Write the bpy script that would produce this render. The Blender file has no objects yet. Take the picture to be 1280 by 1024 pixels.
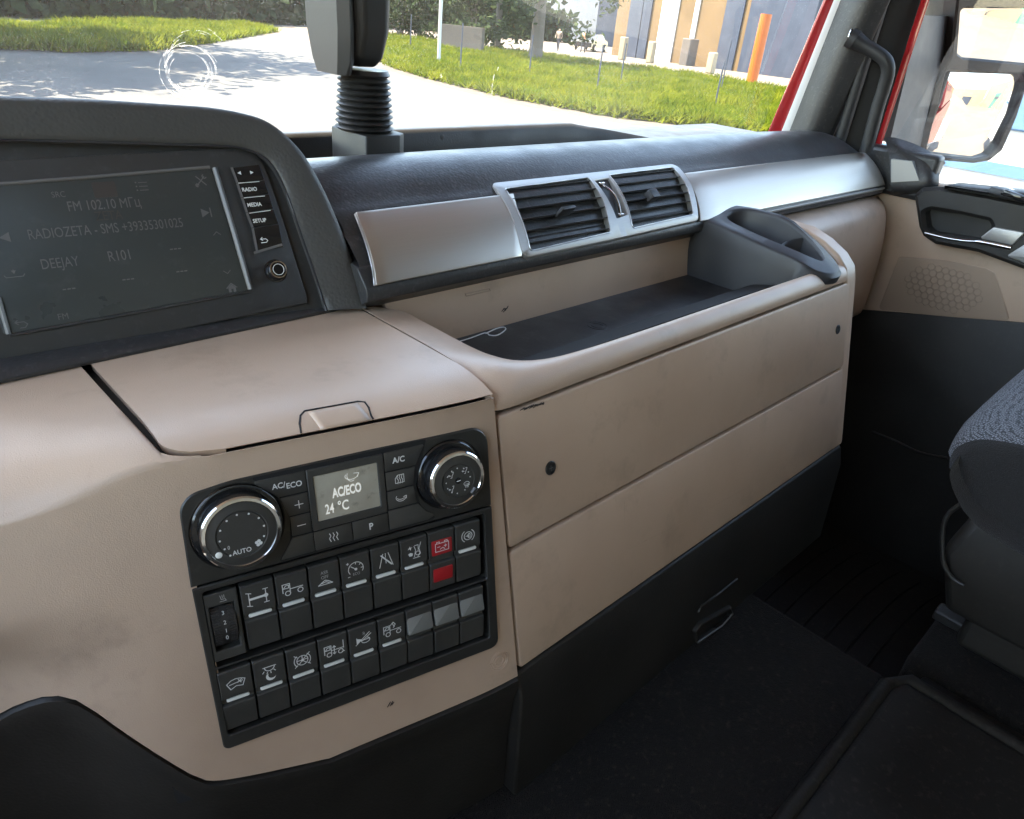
import bpy, bmesh, math, random
import numpy as np
from mathutils import Matrix, Vector
R = math.radians
random.seed(7)
scene = bpy.context.scene
COL = scene.collection

# ------------------------------------------------------------------ camera (at the origin of the cab frame: X across, Y forward, Z up)
FPX = 900.0
_x = np.array([1030, -392, FPX]); _x /= np.linalg.norm(_x)
_d = np.array([-161, 1640.0, FPX]); _d -= _x * _d.dot(_x); _d /= np.linalg.norm(_d)
AX, AZ = _x, -_d
AY = np.cross(AZ, AX)
B = np.array([AX, AY, AZ])                 # rows: cab axes in lens space (right, down, forward)
cam_d = bpy.data.cameras.new('camera')
cam = bpy.data.objects.new('camera', cam_d); COL.objects.link(cam)
right, down, fwd = B @ [1, 0, 0], B @ [0, 1, 0], B @ [0, 0, 1]
cam.matrix_world = Matrix(((right[0], -down[0], -fwd[0], 0), (right[1], -down[1], -fwd[1], 0), (right[2], -down[2], -fwd[2], 0), (0, 0, 0, 1)))
cam_d.sensor_width = 36; cam_d.lens = FPX / 1280 * 36
cam_d.clip_start = 0.02; cam_d.clip_end = 3000
scene.camera = cam

# ------------------------------------------------------------------ sky and sun
SUN_EL, SUN_AZ = R(64), R(-36)             # azimuth measured from forward, negative = to the left
world = bpy.data.worlds.new('World'); scene.world = world; world.use_nodes = True
wn = world.node_tree
sky = wn.nodes.new('ShaderNodeTexSky'); sky.sky_type = 'NISHITA'; sky.sun_disc = False
sky.sun_elevation = SUN_EL; sky.sun_rotation = SUN_AZ; sky.dust_density = .6; sky.ozone_density = 1.5
wn.links.new(sky.outputs[0], wn.nodes['Background'].inputs[0])
wn.nodes['Background'].inputs[1].default_value = 0.15
sun_d = bpy.data.lights.new('sun', 'SUN'); sun_d.energy = 3.4; sun_d.angle = R(0.5); sun_d.color = (1, .95, .87)
sun = bpy.data.objects.new('sun', sun_d); COL.objects.link(sun)
to_sun = Vector((math.sin(SUN_AZ) * math.cos(SUN_EL), math.cos(SUN_AZ) * math.cos(SUN_EL), math.sin(SUN_EL)))
sun.rotation_euler = to_sun.to_track_quat('Z', 'Y').to_euler()
scene.view_settings.view_transform = 'Standard'; scene.view_settings.look = 'None'
scene.view_settings.gamma = 1; scene.view_settings.use_curve_mapping = False
scene.view_settings.exposure = 3.3
scene.view_settings.use_white_balance = True; scene.view_settings.white_balance_temperature = 8300; scene.view_settings.white_balance_tint = 8
scene.render.engine = 'CYCLES'
cy = scene.cycles
cy.use_denoising = True; cy.denoiser = 'OPENIMAGEDENOISE'
cy.use_adaptive_sampling = True; cy.adaptive_threshold = .02; cy.max_bounces = 7; cy.diffuse_bounces = 4; cy.glossy_bounces = 4; cy.transparent_max_bounces = 12
cy.caustics_reflective = False; cy.caustics_refractive = False; cy.sample_clamp_indirect = 6

# ------------------------------------------------------------------ projection helpers: a photo direction met with a real surface of the cab
def ray(px, py): return B @ (np.array([px - 640, py - 512, FPX]) / FPX)
def onx(px, py, x): d = ray(px, py); return d * (x / d[0])
def ony(px, py, y): d = ray(px, py); return d * (y / d[1])
def onz(px, py, z): d = ray(px, py); return d * (z / d[2])

class Frame:
    def __init__(s, o, u, v):
        s.o = np.array(o, float); s.u = np.array(u, float); s.u /= np.linalg.norm(s.u)
        v = np.array(v, float); v -= s.u * v.dot(s.u); s.v = v / np.linalg.norm(v); s.n = np.cross(s.u, s.v)
    def px(s, x, y, h=0.0):
        d = ray(x, y); P = d * (s.n.dot(s.o + s.n * h) / s.n.dot(d)) - s.o
        return (float(P.dot(s.u)), float(P.dot(s.v)))
    def pxs(s, pts, h=0.0): return [s.px(x, y, h) for x, y in pts]
    def pt(s, a, b, h=0.0): return s.o + s.u * a + s.v * b + s.n * h
    def mat(s, a=0, b=0, h=0):
        p = s.pt(a, b, h)
        return Matrix(((s.u[0], s.v[0], s.n[0], p[0]), (s.u[1], s.v[1], s.n[1], p[1]), (s.u[2], s.v[2], s.n[2], p[2]), (0, 0, 0, 1)))

# ------------------------------------------------------------------ materials
def _noise(nt, scale, detail=4, rough=.55, coord='Object', stretch=None):
    tc = nt.nodes.new('ShaderNodeTexCoord')
    n = nt.nodes.new('ShaderNodeTexNoise'); n.inputs['Scale'].default_value = scale
    n.inputs['Detail'].default_value = detail; n.inputs['Roughness'].default_value = rough
    if stretch:
        mp = nt.nodes.new('ShaderNodeMapping'); mp.inputs['Scale'].default_value = stretch
        nt.links.new(tc.outputs[coord], mp.inputs[0]); nt.links.new(mp.outputs[0], n.inputs['Vector'])
    else:
        nt.links.new(tc.outputs[coord], n.inputs['Vector'])
    return n
def mat(name, col, rough=.5, metal=0.0, grain=None, var=None, dirt=None, spec=.5, coat=0, emit=None, rvar=None, stretch=None, sheen=0):
    m = bpy.data.materials.new(name); m.use_nodes = True; nt = m.node_tree; b = nt.nodes['Principled BSDF']
    b.inputs['Base Color'].default_value = (*col, 1); b.inputs['Roughness'].default_value = rough
    b.inputs['Metallic'].default_value = metal; b.inputs['Specular IOR Level'].default_value = spec
    b.inputs['Coat Weight'].default_value = coat; b.inputs['Sheen Weight'].default_value = sheen
    if emit: b.inputs['Emission Color'].default_value = (*emit[0], 1); b.inputs['Emission Strength'].default_value = emit[1]
    cur = None
    def mixer(fac, c2, mx):
        nonlocal cur
        mix = nt.nodes.new('ShaderNodeMix'); mix.data_type = 'RGBA'
        if cur is None: mix.inputs[6].default_value = (*col, 1)
        else: nt.links.new(cur, mix.inputs[6])
        mix.inputs[7].default_value = (*c2, 1)
        rmp = nt.nodes.new('ShaderNodeMapRange'); rmp.inputs[1].default_value = mx[0]; rmp.inputs[2].default_value = mx[1]; rmp.inputs[4].default_value = mx[2]
        nt.links.new(fac, rmp.inputs[0]); nt.links.new(rmp.outputs[0], mix.inputs[0]); cur = mix.outputs[2]
    if var:                                 # (scale, second colour, amount)
        n = _noise(nt, var[0], 5, stretch=stretch); mixer(n.outputs[0], var[1], (.35, .68, var[2]))
    if dirt:                                # sparse stains
        n = _noise(nt, dirt[0], 6, .65); mixer(n.outputs[0], dirt[1], (.55, .72, dirt[2]))
    if cur is not None: nt.links.new(cur, b.inputs['Base Color'])
    if rvar:
        n = _noise(nt, rvar[0], 5, stretch=stretch); r = nt.nodes.new('ShaderNodeMapRange')
        r.inputs[3].default_value = rvar[1]; r.inputs[4].default_value = rvar[2]; r.inputs[1].default_value = .3; r.inputs[2].default_value = .7
        nt.links.new(n.outputs[0], r.inputs[0]); nt.links.new(r.outputs[0], b.inputs['Roughness'])
    if grain:                               # (scale, strength, distance)
        tc = nt.nodes.new('ShaderNodeTexCoord')
        v = nt.nodes.new('ShaderNodeTexVoronoi'); v.inputs['Scale'].default_value = grain[0]; v.feature = 'SMOOTH_F1'
        nt.links.new(tc.outputs['Object'], v.inputs['Vector'])
        bp = nt.nodes.new('ShaderNodeBump'); bp.inputs['Strength'].default_value = grain[1]; bp.inputs['Distance'].default_value = grain[2]
        nt.links.new(v.outputs['Distance'], bp.inputs['Height']); nt.links.new(bp.outputs[0], b.inputs['Normal'])
    return m
def leaf_mat(name, c1, c2, tr=.5):
    m = bpy.data.materials.new(name); m.use_nodes = True; nt = m.node_tree; nt.nodes.clear(); out = nt.nodes.new('ShaderNodeOutputMaterial')
    n = _noise(nt, 1.3, 4); r = nt.nodes.new('ShaderNodeValToRGB'); r.color_ramp.elements[0].position = .35; r.color_ramp.elements[1].position = .65
    r.color_ramp.elements[0].color = (*c1, 1); r.color_ramp.elements[1].color = (*c2, 1); nt.links.new(n.outputs[0], r.inputs[0])
    d = nt.nodes.new('ShaderNodeBsdfDiffuse'); t = nt.nodes.new('ShaderNodeBsdfTranslucent'); mx = nt.nodes.new('ShaderNodeMixShader'); mx.inputs[0].default_value = tr
    nt.links.new(r.outputs[0], d.inputs[0]); nt.links.new(r.outputs[0], t.inputs[0]); nt.links.new(d.outputs[0], mx.inputs[1]); nt.links.new(t.outputs[0], mx.inputs[2]); nt.links.new(mx.outputs[0], out.inputs[0]); return m
def smear_mat():
    m = leaf_mat('dried_smear', (.6, .62, .65), (.85, .86, .88), .8); nt = m.node_tree; out = nt.nodes['Material Output']; sh = out.inputs[0].links[0].from_socket
    tr = nt.nodes.new('ShaderNodeBsdfTransparent'); mx = nt.nodes.new('ShaderNodeMixShader'); n = _noise(nt, 160, 4); r = nt.nodes.new('ShaderNodeMapRange'); r.inputs[1].default_value = .35; r.inputs[2].default_value = .65; r.inputs[3].default_value = .02; r.inputs[4].default_value = .38
    nt.links.new(n.outputs[0], r.inputs[0]); nt.links.new(r.outputs[0], mx.inputs[0]); nt.links.new(tr.outputs[0], mx.inputs[1]); nt.links.new(sh, mx.inputs[2]); nt.links.new(mx.outputs[0], out.inputs[0]); return m
def glass_mat(name, tint, dust, dust_scale, rough=.0):
    m = bpy.data.materials.new(name); m.use_nodes = True; nt = m.node_tree; nt.nodes.clear()
    out = nt.nodes.new('ShaderNodeOutputMaterial')
    tr = nt.nodes.new('ShaderNodeBsdfTransparent'); tr.inputs[0].default_value = (*tint, 1)
    gl = nt.nodes.new('ShaderNodeBsdfGlossy'); gl.inputs['Roughness'].default_value = rough; gl.inputs[0].default_value = (1, 1, 1, 1)
    lw = nt.nodes.new('ShaderNodeLayerWeight'); lw.inputs[0].default_value = .5       # symmetric Schlick for a thin pane
    pw = nt.nodes.new('ShaderNodeMath'); pw.operation = 'POWER'; pw.inputs[1].default_value = 5; nt.links.new(lw.outputs['Facing'], pw.inputs[0])
    fr = nt.nodes.new('ShaderNodeMapRange'); fr.inputs[3].default_value = .05; fr.inputs[4].default_value = .9; nt.links.new(pw.outputs[0], fr.inputs[0])
    m1 = nt.nodes.new('ShaderNodeMixShader')
    nt.links.new(fr.outputs[0], m1.inputs[0]); nt.links.new(tr.outputs[0], m1.inputs[1]); nt.links.new(gl.outputs[0], m1.inputs[2])
    df = nt.nodes.new('ShaderNodeBsdfTranslucent'); df.inputs[0].default_value = (.85, .87, .9, 1)
    # dust: a thin even film, cloudier smears and tiny specks
    n1 = _noise(nt, 3.5, 5); r1 = nt.nodes.new('ShaderNodeMapRange'); r1.inputs[1].default_value = .35; r1.inputs[2].default_value = .75
    r1.inputs[3].default_value = dust * .35; r1.inputs[4].default_value = dust
    nt.links.new(n1.outputs[0], r1.inputs[0])
    n2 = _noise(nt, dust_scale, 2); r2 = nt.nodes.new('ShaderNodeMapRange'); r2.inputs[1].default_value = .61; r2.inputs[2].default_value = .72; r2.inputs[4].default_value = .22
    nt.links.new(n2.outputs[0], r2.inputs[0])
    n3 = _noise(nt, 5, 3); r3 = nt.nodes.new('ShaderNodeMapRange'); r3.inputs[1].default_value = .45; r3.inputs[2].default_value = .7
    nt.links.new(n3.outputs[0], r3.inputs[0])
    mu = nt.nodes.new('ShaderNodeMath'); mu.operation = 'MULTIPLY'; nt.links.new(r2.outputs[0], mu.inputs[0]); nt.links.new(r3.outputs[0], mu.inputs[1])
    ad = nt.nodes.new('ShaderNodeMath'); ad.operation = 'ADD'; nt.links.new(r1.outputs[0], ad.inputs[0]); nt.links.new(mu.outputs[0], ad.inputs[1])
    m2 = nt.nodes.new('ShaderNodeMixShader'); nt.links.new(ad.outputs[0], m2.inputs[0]); nt.links.new(m1.outputs[0], m2.inputs[1]); nt.links.new(df.outputs[0], m2.inputs[2])
    nt.links.new(m2.outputs[0], out.inputs[0]); return m

BEIGE_C = (.56, .395, .285)
M = {}
M['beige'] = mat('beige_plastic', BEIGE_C, .42, grain=(1250, .35, .0003), var=(9, (.50, .345, .245), .8), dirt=(14, (.36, .25, .175), .55), rvar=(30, .32, .43), spec=.75)
M['beige_dirty'] = mat('beige_plastic_worn', (.55, .388, .28), .45, grain=(1250, .35, .0003), var=(5, (.42, .29, .205), 1.0), dirt=(7, (.23, .155, .105), .65), rvar=(20, .33, .5), spec=.7)
M['speaker'] = mat('speaker_cloth', (.40, .285, .205), .8, grain=(1600, .5, .0005))
M['speaker_cell'] = mat('speaker_cell', (.29, .21, .16), .85, grain=(1800, .6, .0005))
M['black'] = mat('black_grained_plastic', (.019, .0175, .016), .42, grain=(520, .35, .0005), var=(14, (.03, .029, .028), .6), rvar=(22, .36, .52))
M['pad'] = mat('soft_dash_skin', (.03, .03, .031), .36, grain=(330, .4, .0006), var=(10, (.045, .044, .043), .6), dirt=(160, (.12, .115, .11), .5), rvar=(18, .32, .46))
M['hood'] = mat('hood_skin', (.055, .054, .05), .5, grain=(360, .5, .0007), var=(10, (.072, .069, .063), .6))
M['charcoal'] = mat('charcoal_plastic', (.03, .03, .033), .45, grain=(700, .2, .0004), var=(12, (.045, .044, .044), .5), rvar=(18, .4, .52))
M['stalk'] = mat('stalk_plastic', (.020, .019, .017), .5, grain=(600, .3, .0004), var=(14, (.032, .029, .025), .6))
M['stalk_cover'] = mat('stalk_cover', (.06, .058, .054), .45, grain=(600, .2, .0004))
M['core'] = mat('gap_black', (.006, .006, .006), .8)
M['skirt'] = mat('skirt_plastic', (.0135, .0115, .0095), .5, grain=(420, .3, .0005), var=(8, (.024, .021, .018), .8), dirt=(90, (.045, .04, .033), .3))
M['trim'] = mat('brushed_aluminium', (.50, .455, .395), .34, .85, var=(60, (.43, .395, .345), .5), rvar=(60, .28, .40), stretch=(.25, 130, 130))
M['trim_edge'] = mat('polished_edge', (.55, .54, .52), .32, 1)
M['satin'] = mat('satin_silver_paint', (.42, .41, .39), .42, .6, var=(50, (.36, .35, .335), .5), stretch=(1, 30, 30))
M['satin_dull'] = mat('dull_satin_inlay', (.36, .35, .33), .5, .5)
M['chrome'] = mat('chrome', (.85, .85, .86), .08, 1)
M['gloss'] = mat('gloss_black', (.012, .012, .013), .14, coat=.3, rvar=(25, .1, .22))
M['bezel'] = mat('bezel_black', (.04, .04, .039), .35, rvar=(20, .28, .45), dirt=(120, (.08, .08, .08), .4))
M['fascia'] = mat('fascia_plastic', (.022, .021, .0185), .42, grain=(1200, .15, .0002), rvar=(25, .36, .5), dirt=(140, (.06, .058, .052), .35))
M['button'] = mat('button_plastic', (.042, .040, .035), .45, grain=(1200, .15, .0002), rvar=(40, .4, .55), dirt=(90, (.07, .066, .06), .3))
M['blank'] = mat('blank_switch_painted_sheen', (.17, .17, .155), .34, grain=(1200, .15, .0002), rvar=(40, .3, .42))  # sky reflection on the blank switches, put into the colour as lighter plastic
M['print'] = mat('white_print', (.72, .72, .68), .6)
M['print_dim'] = mat('grey_print', (.42, .41, .39), .6)
M['bar'] = mat('white_lens', (.85, .84, .78), .35)
M['red'] = mat('red_lens', (.42, .018, .022), .35)
M['lcd'] = mat('lcd_glass', (.46, .42, .33), .25, var=(30, (.34, .30, .23), .8), dirt=(90, (.1, .09, .07), .6))
M['lcd_text'] = mat('lcd_text', (.85, .85, .82), .5, emit=((1, 1, .95), .03))
M['screen'] = mat('touch_screen', (.031, .035, .036), .3, coat=.25, rvar=(14, .25, .42), dirt=(60, (.06, .062, .062), .5), emit=((.5, .75, .8), .001))
M['screen_text'] = mat('screen_text', (.115, .11, .106), .5)
M['screen_warm'] = mat('screen_warm', (.052, .044, .040), .4)
M['screen_edge'] = mat('screen_edge', (.13, .125, .12), .35)
M['liner'] = mat('tray_rubber', (.022, .023, .026), .36, grain=(600, .3, .0004), var=(14, (.035, .035, .037), .6), dirt=(70, (.075, .072, .068), .5), rvar=(16, .28, .5))
M['carpet'] = mat('carpet', (.0062, .0046, .0034), .95, grain=(700, 1, .002), var=(12, (.0105, .008, .006), .7), dirt=(150, (.05, .04, .03), .6), sheen=.03, spec=.25)
M['rubber'] = mat('floor_rubber', (.0065, .005, .004), .65, spec=.35, grain=(300, .4, .001), var=(9, (.014, .012, .010), .8), dirt=(110, (.05, .043, .035), .5))
M['seat_black'] = mat('seat_side_cloth', (.010, .0085, .008), .9, grain=(900, .8, .001), sheen=.15)
M['redpaint'] = mat('red_paint', (.48, .02, .025), .25, coat=.6)
M['painted_sun_edge'] = mat('painted_sun_pillar_edge', (.7, .68, .66), .5)  # sunlight on the inner trim edge, painted in as a pale colour
M['seal'] = mat('door_seal_rubber', (.012, .012, .013), .55, var=(20, (.022, .022, .022), .6))
M['mirror'] = mat('mirror_glass', (.86, .87, .88), .015, 1)
M['glass'] = glass_mat('windscreen_glass', (.93, .96, .97), .019, 800)
M['glass_side'] = glass_mat('side_window_glass', (.9, .93, .94), .03, 700)
M['smear'] = smear_mat()
M['cord'] = mat('white_cord', (.8, .8, .8), .6)
M['scuff'] = mat('black_scuff', (.03, .022, .018), .7)
M['fabric_roof'] = mat('headliner', (.58, .50, .40), .95)
M['cloth_wall'] = mat('rear_cloth', (.46, .38, .29), .95)
# seat fabric: pale mesh with dark honeycomb threads
def seat_mat():
    m = bpy.data.materials.new('seat_mesh_cloth'); m.use_nodes = True; nt = m.node_tree; b = nt.nodes['Principled BSDF']
    tc = nt.nodes.new('ShaderNodeTexCoord'); mp = nt.nodes.new('ShaderNodeMapping'); mp.inputs['Rotation'].default_value = (0, 0, R(38))
    v = nt.nodes.new('ShaderNodeTexVoronoi'); v.feature = 'DISTANCE_TO_EDGE'; v.inputs['Scale'].default_value = 330; v.inputs['Randomness'].default_value = .6
    nt.links.new(tc.outputs['Object'], mp.inputs[0]); nt.links.new(mp.outputs[0], v.inputs['Vector'])
    r = nt.nodes.new('ShaderNodeValToRGB'); r.color_ramp.elements[0].position = .08; r.color_ramp.elements[0].color = (.02, .02, .022, 1)
    r.color_ramp.elements[1].position = .2; r.color_ramp.elements[1].color = (.17, .17, .18, 1)
    nt.links.new(v.outputs['Distance'], r.inputs[0]); nt.links.new(r.outputs[0], b.inputs['Base Color'])
    bp = nt.nodes.new('ShaderNodeBump'); bp.inputs['Strength'].default_value = .6; bp.inputs['Distance'].default_value = .001
    nt.links.new(v.outputs['Distance'], bp.inputs['Height']); nt.links.new(bp.outputs[0], b.inputs['Normal'])
    b.inputs['Roughness'].default_value = .85; return m
M['seat_mesh'] = seat_mat()

# ------------------------------------------------------------------ object helpers
def attach(o, parent):
    COL.objects.link(o)
    if parent is not None:
        o.parent = parent
        o.matrix_parent_inverse = parent_world(parent).inverted()
    return o
def parent_world(p):
    m = p.matrix_basis.copy()
    if p.parent is not None: m = parent_world(p.parent) @ p.matrix_parent_inverse @ m
    return m
def tag(o, label=None, cat=None, group=None, kind=None):
    if label: o['label'] = label
    if cat: o['category'] = cat
    if group: o['group'] = group
    if kind: o['kind'] = kind
    return o
def thing(name, loc, label, cat, group=None):
    o = bpy.data.objects.new(name, None); o.empty_display_size = .05; o.location = [float(c) for c in loc]; COL.objects.link(o)
    return tag(o, label, cat, group)
def mesh(name, verts, faces, m, parent=None, smooth=35, mw=None):
    me = bpy.data.meshes.new(name); me.from_pydata([tuple(map(float, v)) for v in verts], [], faces)
    bm = bmesh.new(); bm.from_mesh(me); bmesh.ops.recalc_face_normals(bm, faces=bm.faces); bm.to_mesh(me); bm.free()
    if smooth:
        me.polygons.foreach_set('use_smooth', [True] * len(me.polygons)); me.set_sharp_from_angle(angle=R(smooth))
    me.materials.append(M[m] if isinstance(m, str) else m)
    o = bpy.data.objects.new(name, me)
    if mw is not None: o.matrix_basis = mw
    return attach(o, parent)
def area2(p): return sum(p[i][0] * p[(i + 1) % len(p)][1] - p[(i + 1) % len(p)][0] * p[i][1] for i in range(len(p))) / 2
def ccw(p): return list(p) if area2(p) > 0 else list(reversed(p))
def inset(p, d):
    out = []; n = len(p)
    for i in range(n):
        a, b, c = np.array(p[i - 1]), np.array(p[i]), np.array(p[(i + 1) % n])
        e1, e2 = b - a, c - b
        l1, l2 = np.linalg.norm(e1), np.linalg.norm(e2)
        if l1 < 1e-9 or l2 < 1e-9: out.append(tuple(b)); continue
        n1, n2 = np.array([-e1[1], e1[0]]) / l1, np.array([-e2[1], e2[0]]) / l2
        k = n1 + n2; q = k.dot(k)
        out.append(tuple(b + (k * 2 / q * d if q > .3 else n1 * d)))
    return out
def rpoly(pts, r, n=5):
    """polygon with rounded corners; r a number or one per corner"""
    pts = ccw(pts) if not isinstance(r, (list, tuple)) else list(pts)
    out = []; N = len(pts)
    for i in range(N):
        ri = r[i] if isinstance(r, (list, tuple)) else r
        a, b, c = map(np.array, (pts[i - 1], pts[i], pts[(i + 1) % N]))
        d1, d2 = a - b, c - b; l1, l2 = np.linalg.norm(d1), np.linalg.norm(d2); d1, d2 = d1 / l1, d2 / l2
        ang = math.acos(max(-1, min(1, d1.dot(d2))))
        if ri <= 0 or ang > 3.05: out.append(tuple(b)); continue
        t = min(ri / math.tan(ang / 2), .48 * l1, .48 * l2); rr = t * math.tan(ang / 2)
        cen = b + (d1 + d2) / np.linalg.norm(d1 + d2) * (rr / math.sin(ang / 2))
        a0 = math.atan2(*(b + d1 * t - cen)[::-1]); a1 = math.atan2(*(b + d2 * t - cen)[::-1])
        da = (a1 - a0 + math.pi) % (2 * math.pi) - math.pi
        out += [tuple(cen + rr * np.array([math.cos(a0 + da * k / n), math.sin(a0 + da * k / n)])) for k in range(n + 1)]
    return ccw(out)
def rect(a0, b0, a1, b1): return [(a0, b0), (a1, b0), (a1, b1), (a0, b1)]
def circle(a, b, r, n=28): return [(a + r * math.cos(2 * math.pi * k / n), b + r * math.sin(2 * math.pi * k / n)) for k in range(n)]
def slab(name, F, pts, h0, h1, m, parent=None, bev=.0007, back=False):
    """prism standing on frame F from height h0 to h1 with a rounded upper edge"""
    p = ccw(pts); n = len(p)
    loops = [(p, h0)]
    if bev > 0:
        loops += [(p, h1 - bev), (inset(p, bev * .3), h1 - bev * .3), (inset(p, bev), h1)]
    else: loops += [(p, h1)]
    V = [F.pt(a, b, h) for l, h in loops for a, b in l]; Fc = []
    for k in range(len(loops) - 1):
        for i in range(n):
            j = (i + 1) % n; Fc.append((k * n + i, k * n + j, (k + 1) * n + j, (k + 1) * n + i))
    Fc.append(tuple((len(loops) - 1) * n + i for i in range(n)))
    if back: Fc.append(tuple(reversed(range(n))))
    return mesh(name, V, Fc, m, parent)
def plate(name, F, outer, holes, h0, h1, m, parent=None, bev=.0006):
    """plate with openings"""
    bm = bmesh.new(); loops = [ccw(outer)] + [ccw(h)[::-1] for h in holes]
    edges = []; tops = []
    for l in loops:
        ins = inset(l, bev)
        vs = [bm.verts.new(F.pt(a, b, h1)) for a, b in ins]
        tops.append((l, vs)); edges += [bm.edges.new((vs[i], vs[(i + 1) % len(vs)])) for i in range(len(vs))]
    bmesh.ops.triangle_fill(bm, use_beauty=True, use_dissolve=False, edges=edges)
    for l, vs in tops:
        n = len(l); w1 = [bm.verts.new(F.pt(a, b, h1 - bev)) for a, b in l]; w2 = [bm.verts.new(F.pt(a, b, h0)) for a, b in l]
        for i in range(n):
            j = (i + 1) % n
            bm.faces.new((vs[i], vs[j], w1[j], w1[i])); bm.faces.new((w1[i], w1[j], w2[j], w2[i]))
    bmesh.ops.recalc_face_normals(bm, faces=bm.faces)
    me = bpy.data.meshes.new(name); bm.to_mesh(me); bm.free()
    me.polygons.foreach_set('use_smooth', [True] * len(me.polygons)); me.set_sharp_from_angle(angle=R(40))
    me.materials.append(M[m]); return attach(bpy.data.objects.new(name, me), parent)
def surf(name, rows, m, parent=None, thick=0, smooth=50, bevel=0, close=False):
    """grid surface from rows of points"""
    nr, nc = len(rows), len(rows[0]); V = [p for r in rows for p in r]; Fc = []
    for i in range(nr - 1 + (1 if close else 0)):
        for j in range(nc - 1):
            a, b = i * nc + j, ((i + 1) % nr) * nc + j
            Fc.append((a, a + 1, b + 1, b))
    o = mesh(name, V, Fc, m, parent, smooth)
    if thick:
        s = o.modifiers.new('solid', 'SOLIDIFY'); s.thickness = abs(thick); s.offset = -1 if thick > 0 else 1
    if bevel:
        b = o.modifiers.new('bevel', 'BEVEL'); b.width = bevel; b.segments = 2; b.limit_method = 'ANGLE'; b.angle_limit = R(55); b.harden_normals = False
    return o
def prism_x(name, prof, x0, x1, m, parent=None, bevel=.001, smooth=40):
    """closed (y,z) outline extruded across the cab"""
    n = len(prof); V = [(x0, y, z) for y, z in prof] + [(x1, y, z) for y, z in prof]
    Fc = [(i, (i + 1) % n, n + (i + 1) % n, n + i) for i in range(n)] + [tuple(range(n)), tuple(range(n, 2 * n))]
    o = mesh(name, V, Fc, m, parent, smooth)
    if bevel:
        b = o.modifiers.new('bevel', 'BEVEL'); b.width = bevel; b.segments = 3; b.limit_method = 'ANGLE'; b.angle_limit = R(35)
    return o
def box(name, c, s, m, parent=None, rot=None, bevel=.0):
    V = [Vector((x * s[0] / 2, y * s[1] / 2, z * s[2] / 2)) for x in (-1, 1) for y in (-1, 1) for z in (-1, 1)]
    if rot is not None: V = [rot @ v for v in V]
    V = [v + Vector(tuple(map(float, c))) for v in V]
    o = mesh(name, V, [(0, 1, 3, 2), (4, 6, 7, 5), (0, 4, 5, 1), (2, 3, 7, 6), (0, 2, 6, 4), (1, 5, 7, 3)], m, parent)
    if bevel:
        b = o.modifiers.new('bevel', 'BEVEL'); b.width = bevel; b.segments = 3; b.limit_method = 'ANGLE'
    return o
def catmull(pts, n=6, closed=False):
    P = [np.array(p, float) for p in pts]; out = []; N = len(P)
    for i in range(N if closed else N - 1):
        p0 = P[i - 1] if (i > 0 or closed) else 2 * P[0] - P[1]; p1 = P[i]; p2 = P[(i + 1) % N]
        p3 = P[(i + 2) % N] if (i + 2 < N or closed) else 2 * P[-1] - P[-2]
        for k in range(n):
            t = k / n
            out.append(.5 * (2 * p1 + (p2 - p0) * t + (2 * p0 - 5 * p1 + 4 * p2 - p3) * t * t + (3 * p1 - p0 - 3 * p2 + p3) * t ** 3))
    if not closed: out.append(P[-1])
    return out
def tube(name, pts, r, m, parent=None, n=10, caps=True):
    P = [np.array(p, float) for p in pts]; V = []; Fc = []; up = np.array([.13, .21, .97])
    for i, p in enumerate(P):
        t = P[min(i + 1, len(P) - 1)] - P[max(i - 1, 0)]; t /= np.linalg.norm(t)
        a = np.cross(t, up); a /= max(np.linalg.norm(a), 1e-6); b = np.cross(t, a); ri = r[i] if isinstance(r, (list, tuple)) else r
        V += [p + ri * (a * math.cos(2 * math.pi * k / n) + b * math.sin(2 * math.pi * k / n)) for k in range(n)]
        if i:
            o = (i - 1) * n; Fc += [(o + k, o + (k + 1) % n, o + n + (k + 1) % n, o + n + k) for k in range(n)]
    if caps: Fc += [tuple(range(n)), tuple(range(len(V) - n, len(V)))]
    return mesh(name, V, Fc, m, parent, 60)
def lathe(name, F, a, b, prof, m, parent=None, n=40, cap=True):
    """turned body on frame F: prof = [(radius, height)]"""
    V = []; Fc = []
    for r, h in prof: V += [F.pt(a + r * math.cos(2 * math.pi * k / n), b + r * math.sin(2 * math.pi * k / n), h) for k in range(n)]
    for i in range(len(prof) - 1): Fc += [(i * n + k, i * n + (k + 1) % n, (i + 1) * n + (k + 1) % n, (i + 1) * n + k) for k in range(n)]
    if cap: Fc.append(tuple(range(len(V) - n, len(V))))
    return mesh(name, V, Fc, m, parent, 30)
def text(name, s, F, a, b, h, size, m, parent, align='CENTER', sx=1.0, bold=0.0, shear=0):
    c = bpy.data.curves.new(name, 'FONT'); c.body = s; c.size = size; c.align_x = align; c.align_y = 'CENTER'; c.offset = bold; c.resolution_u = 3; c.shear = shear
    tmp = bpy.data.objects.new(name, c); me = bpy.data.meshes.new_from_object(tmp); bpy.data.objects.remove(tmp)
    me.materials.clear(); me.materials.append(M[m]); me.name = name; o = bpy.data.objects.new(name, me)
    o.matrix_basis = F.mat(a, b, h) @ Matrix.Diagonal((sx, 1, 1, 1)); return attach(o, parent)
def arc(cx, cy, r, a0, a1, n=14, ry=None):
    ry = r if ry is None else ry
    return [(cx + r * math.cos(R(a0 + (a1 - a0) * k / n)), cy + ry * math.sin(R(a0 + (a1 - a0) * k / n))) for k in range(n + 1)]
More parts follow.
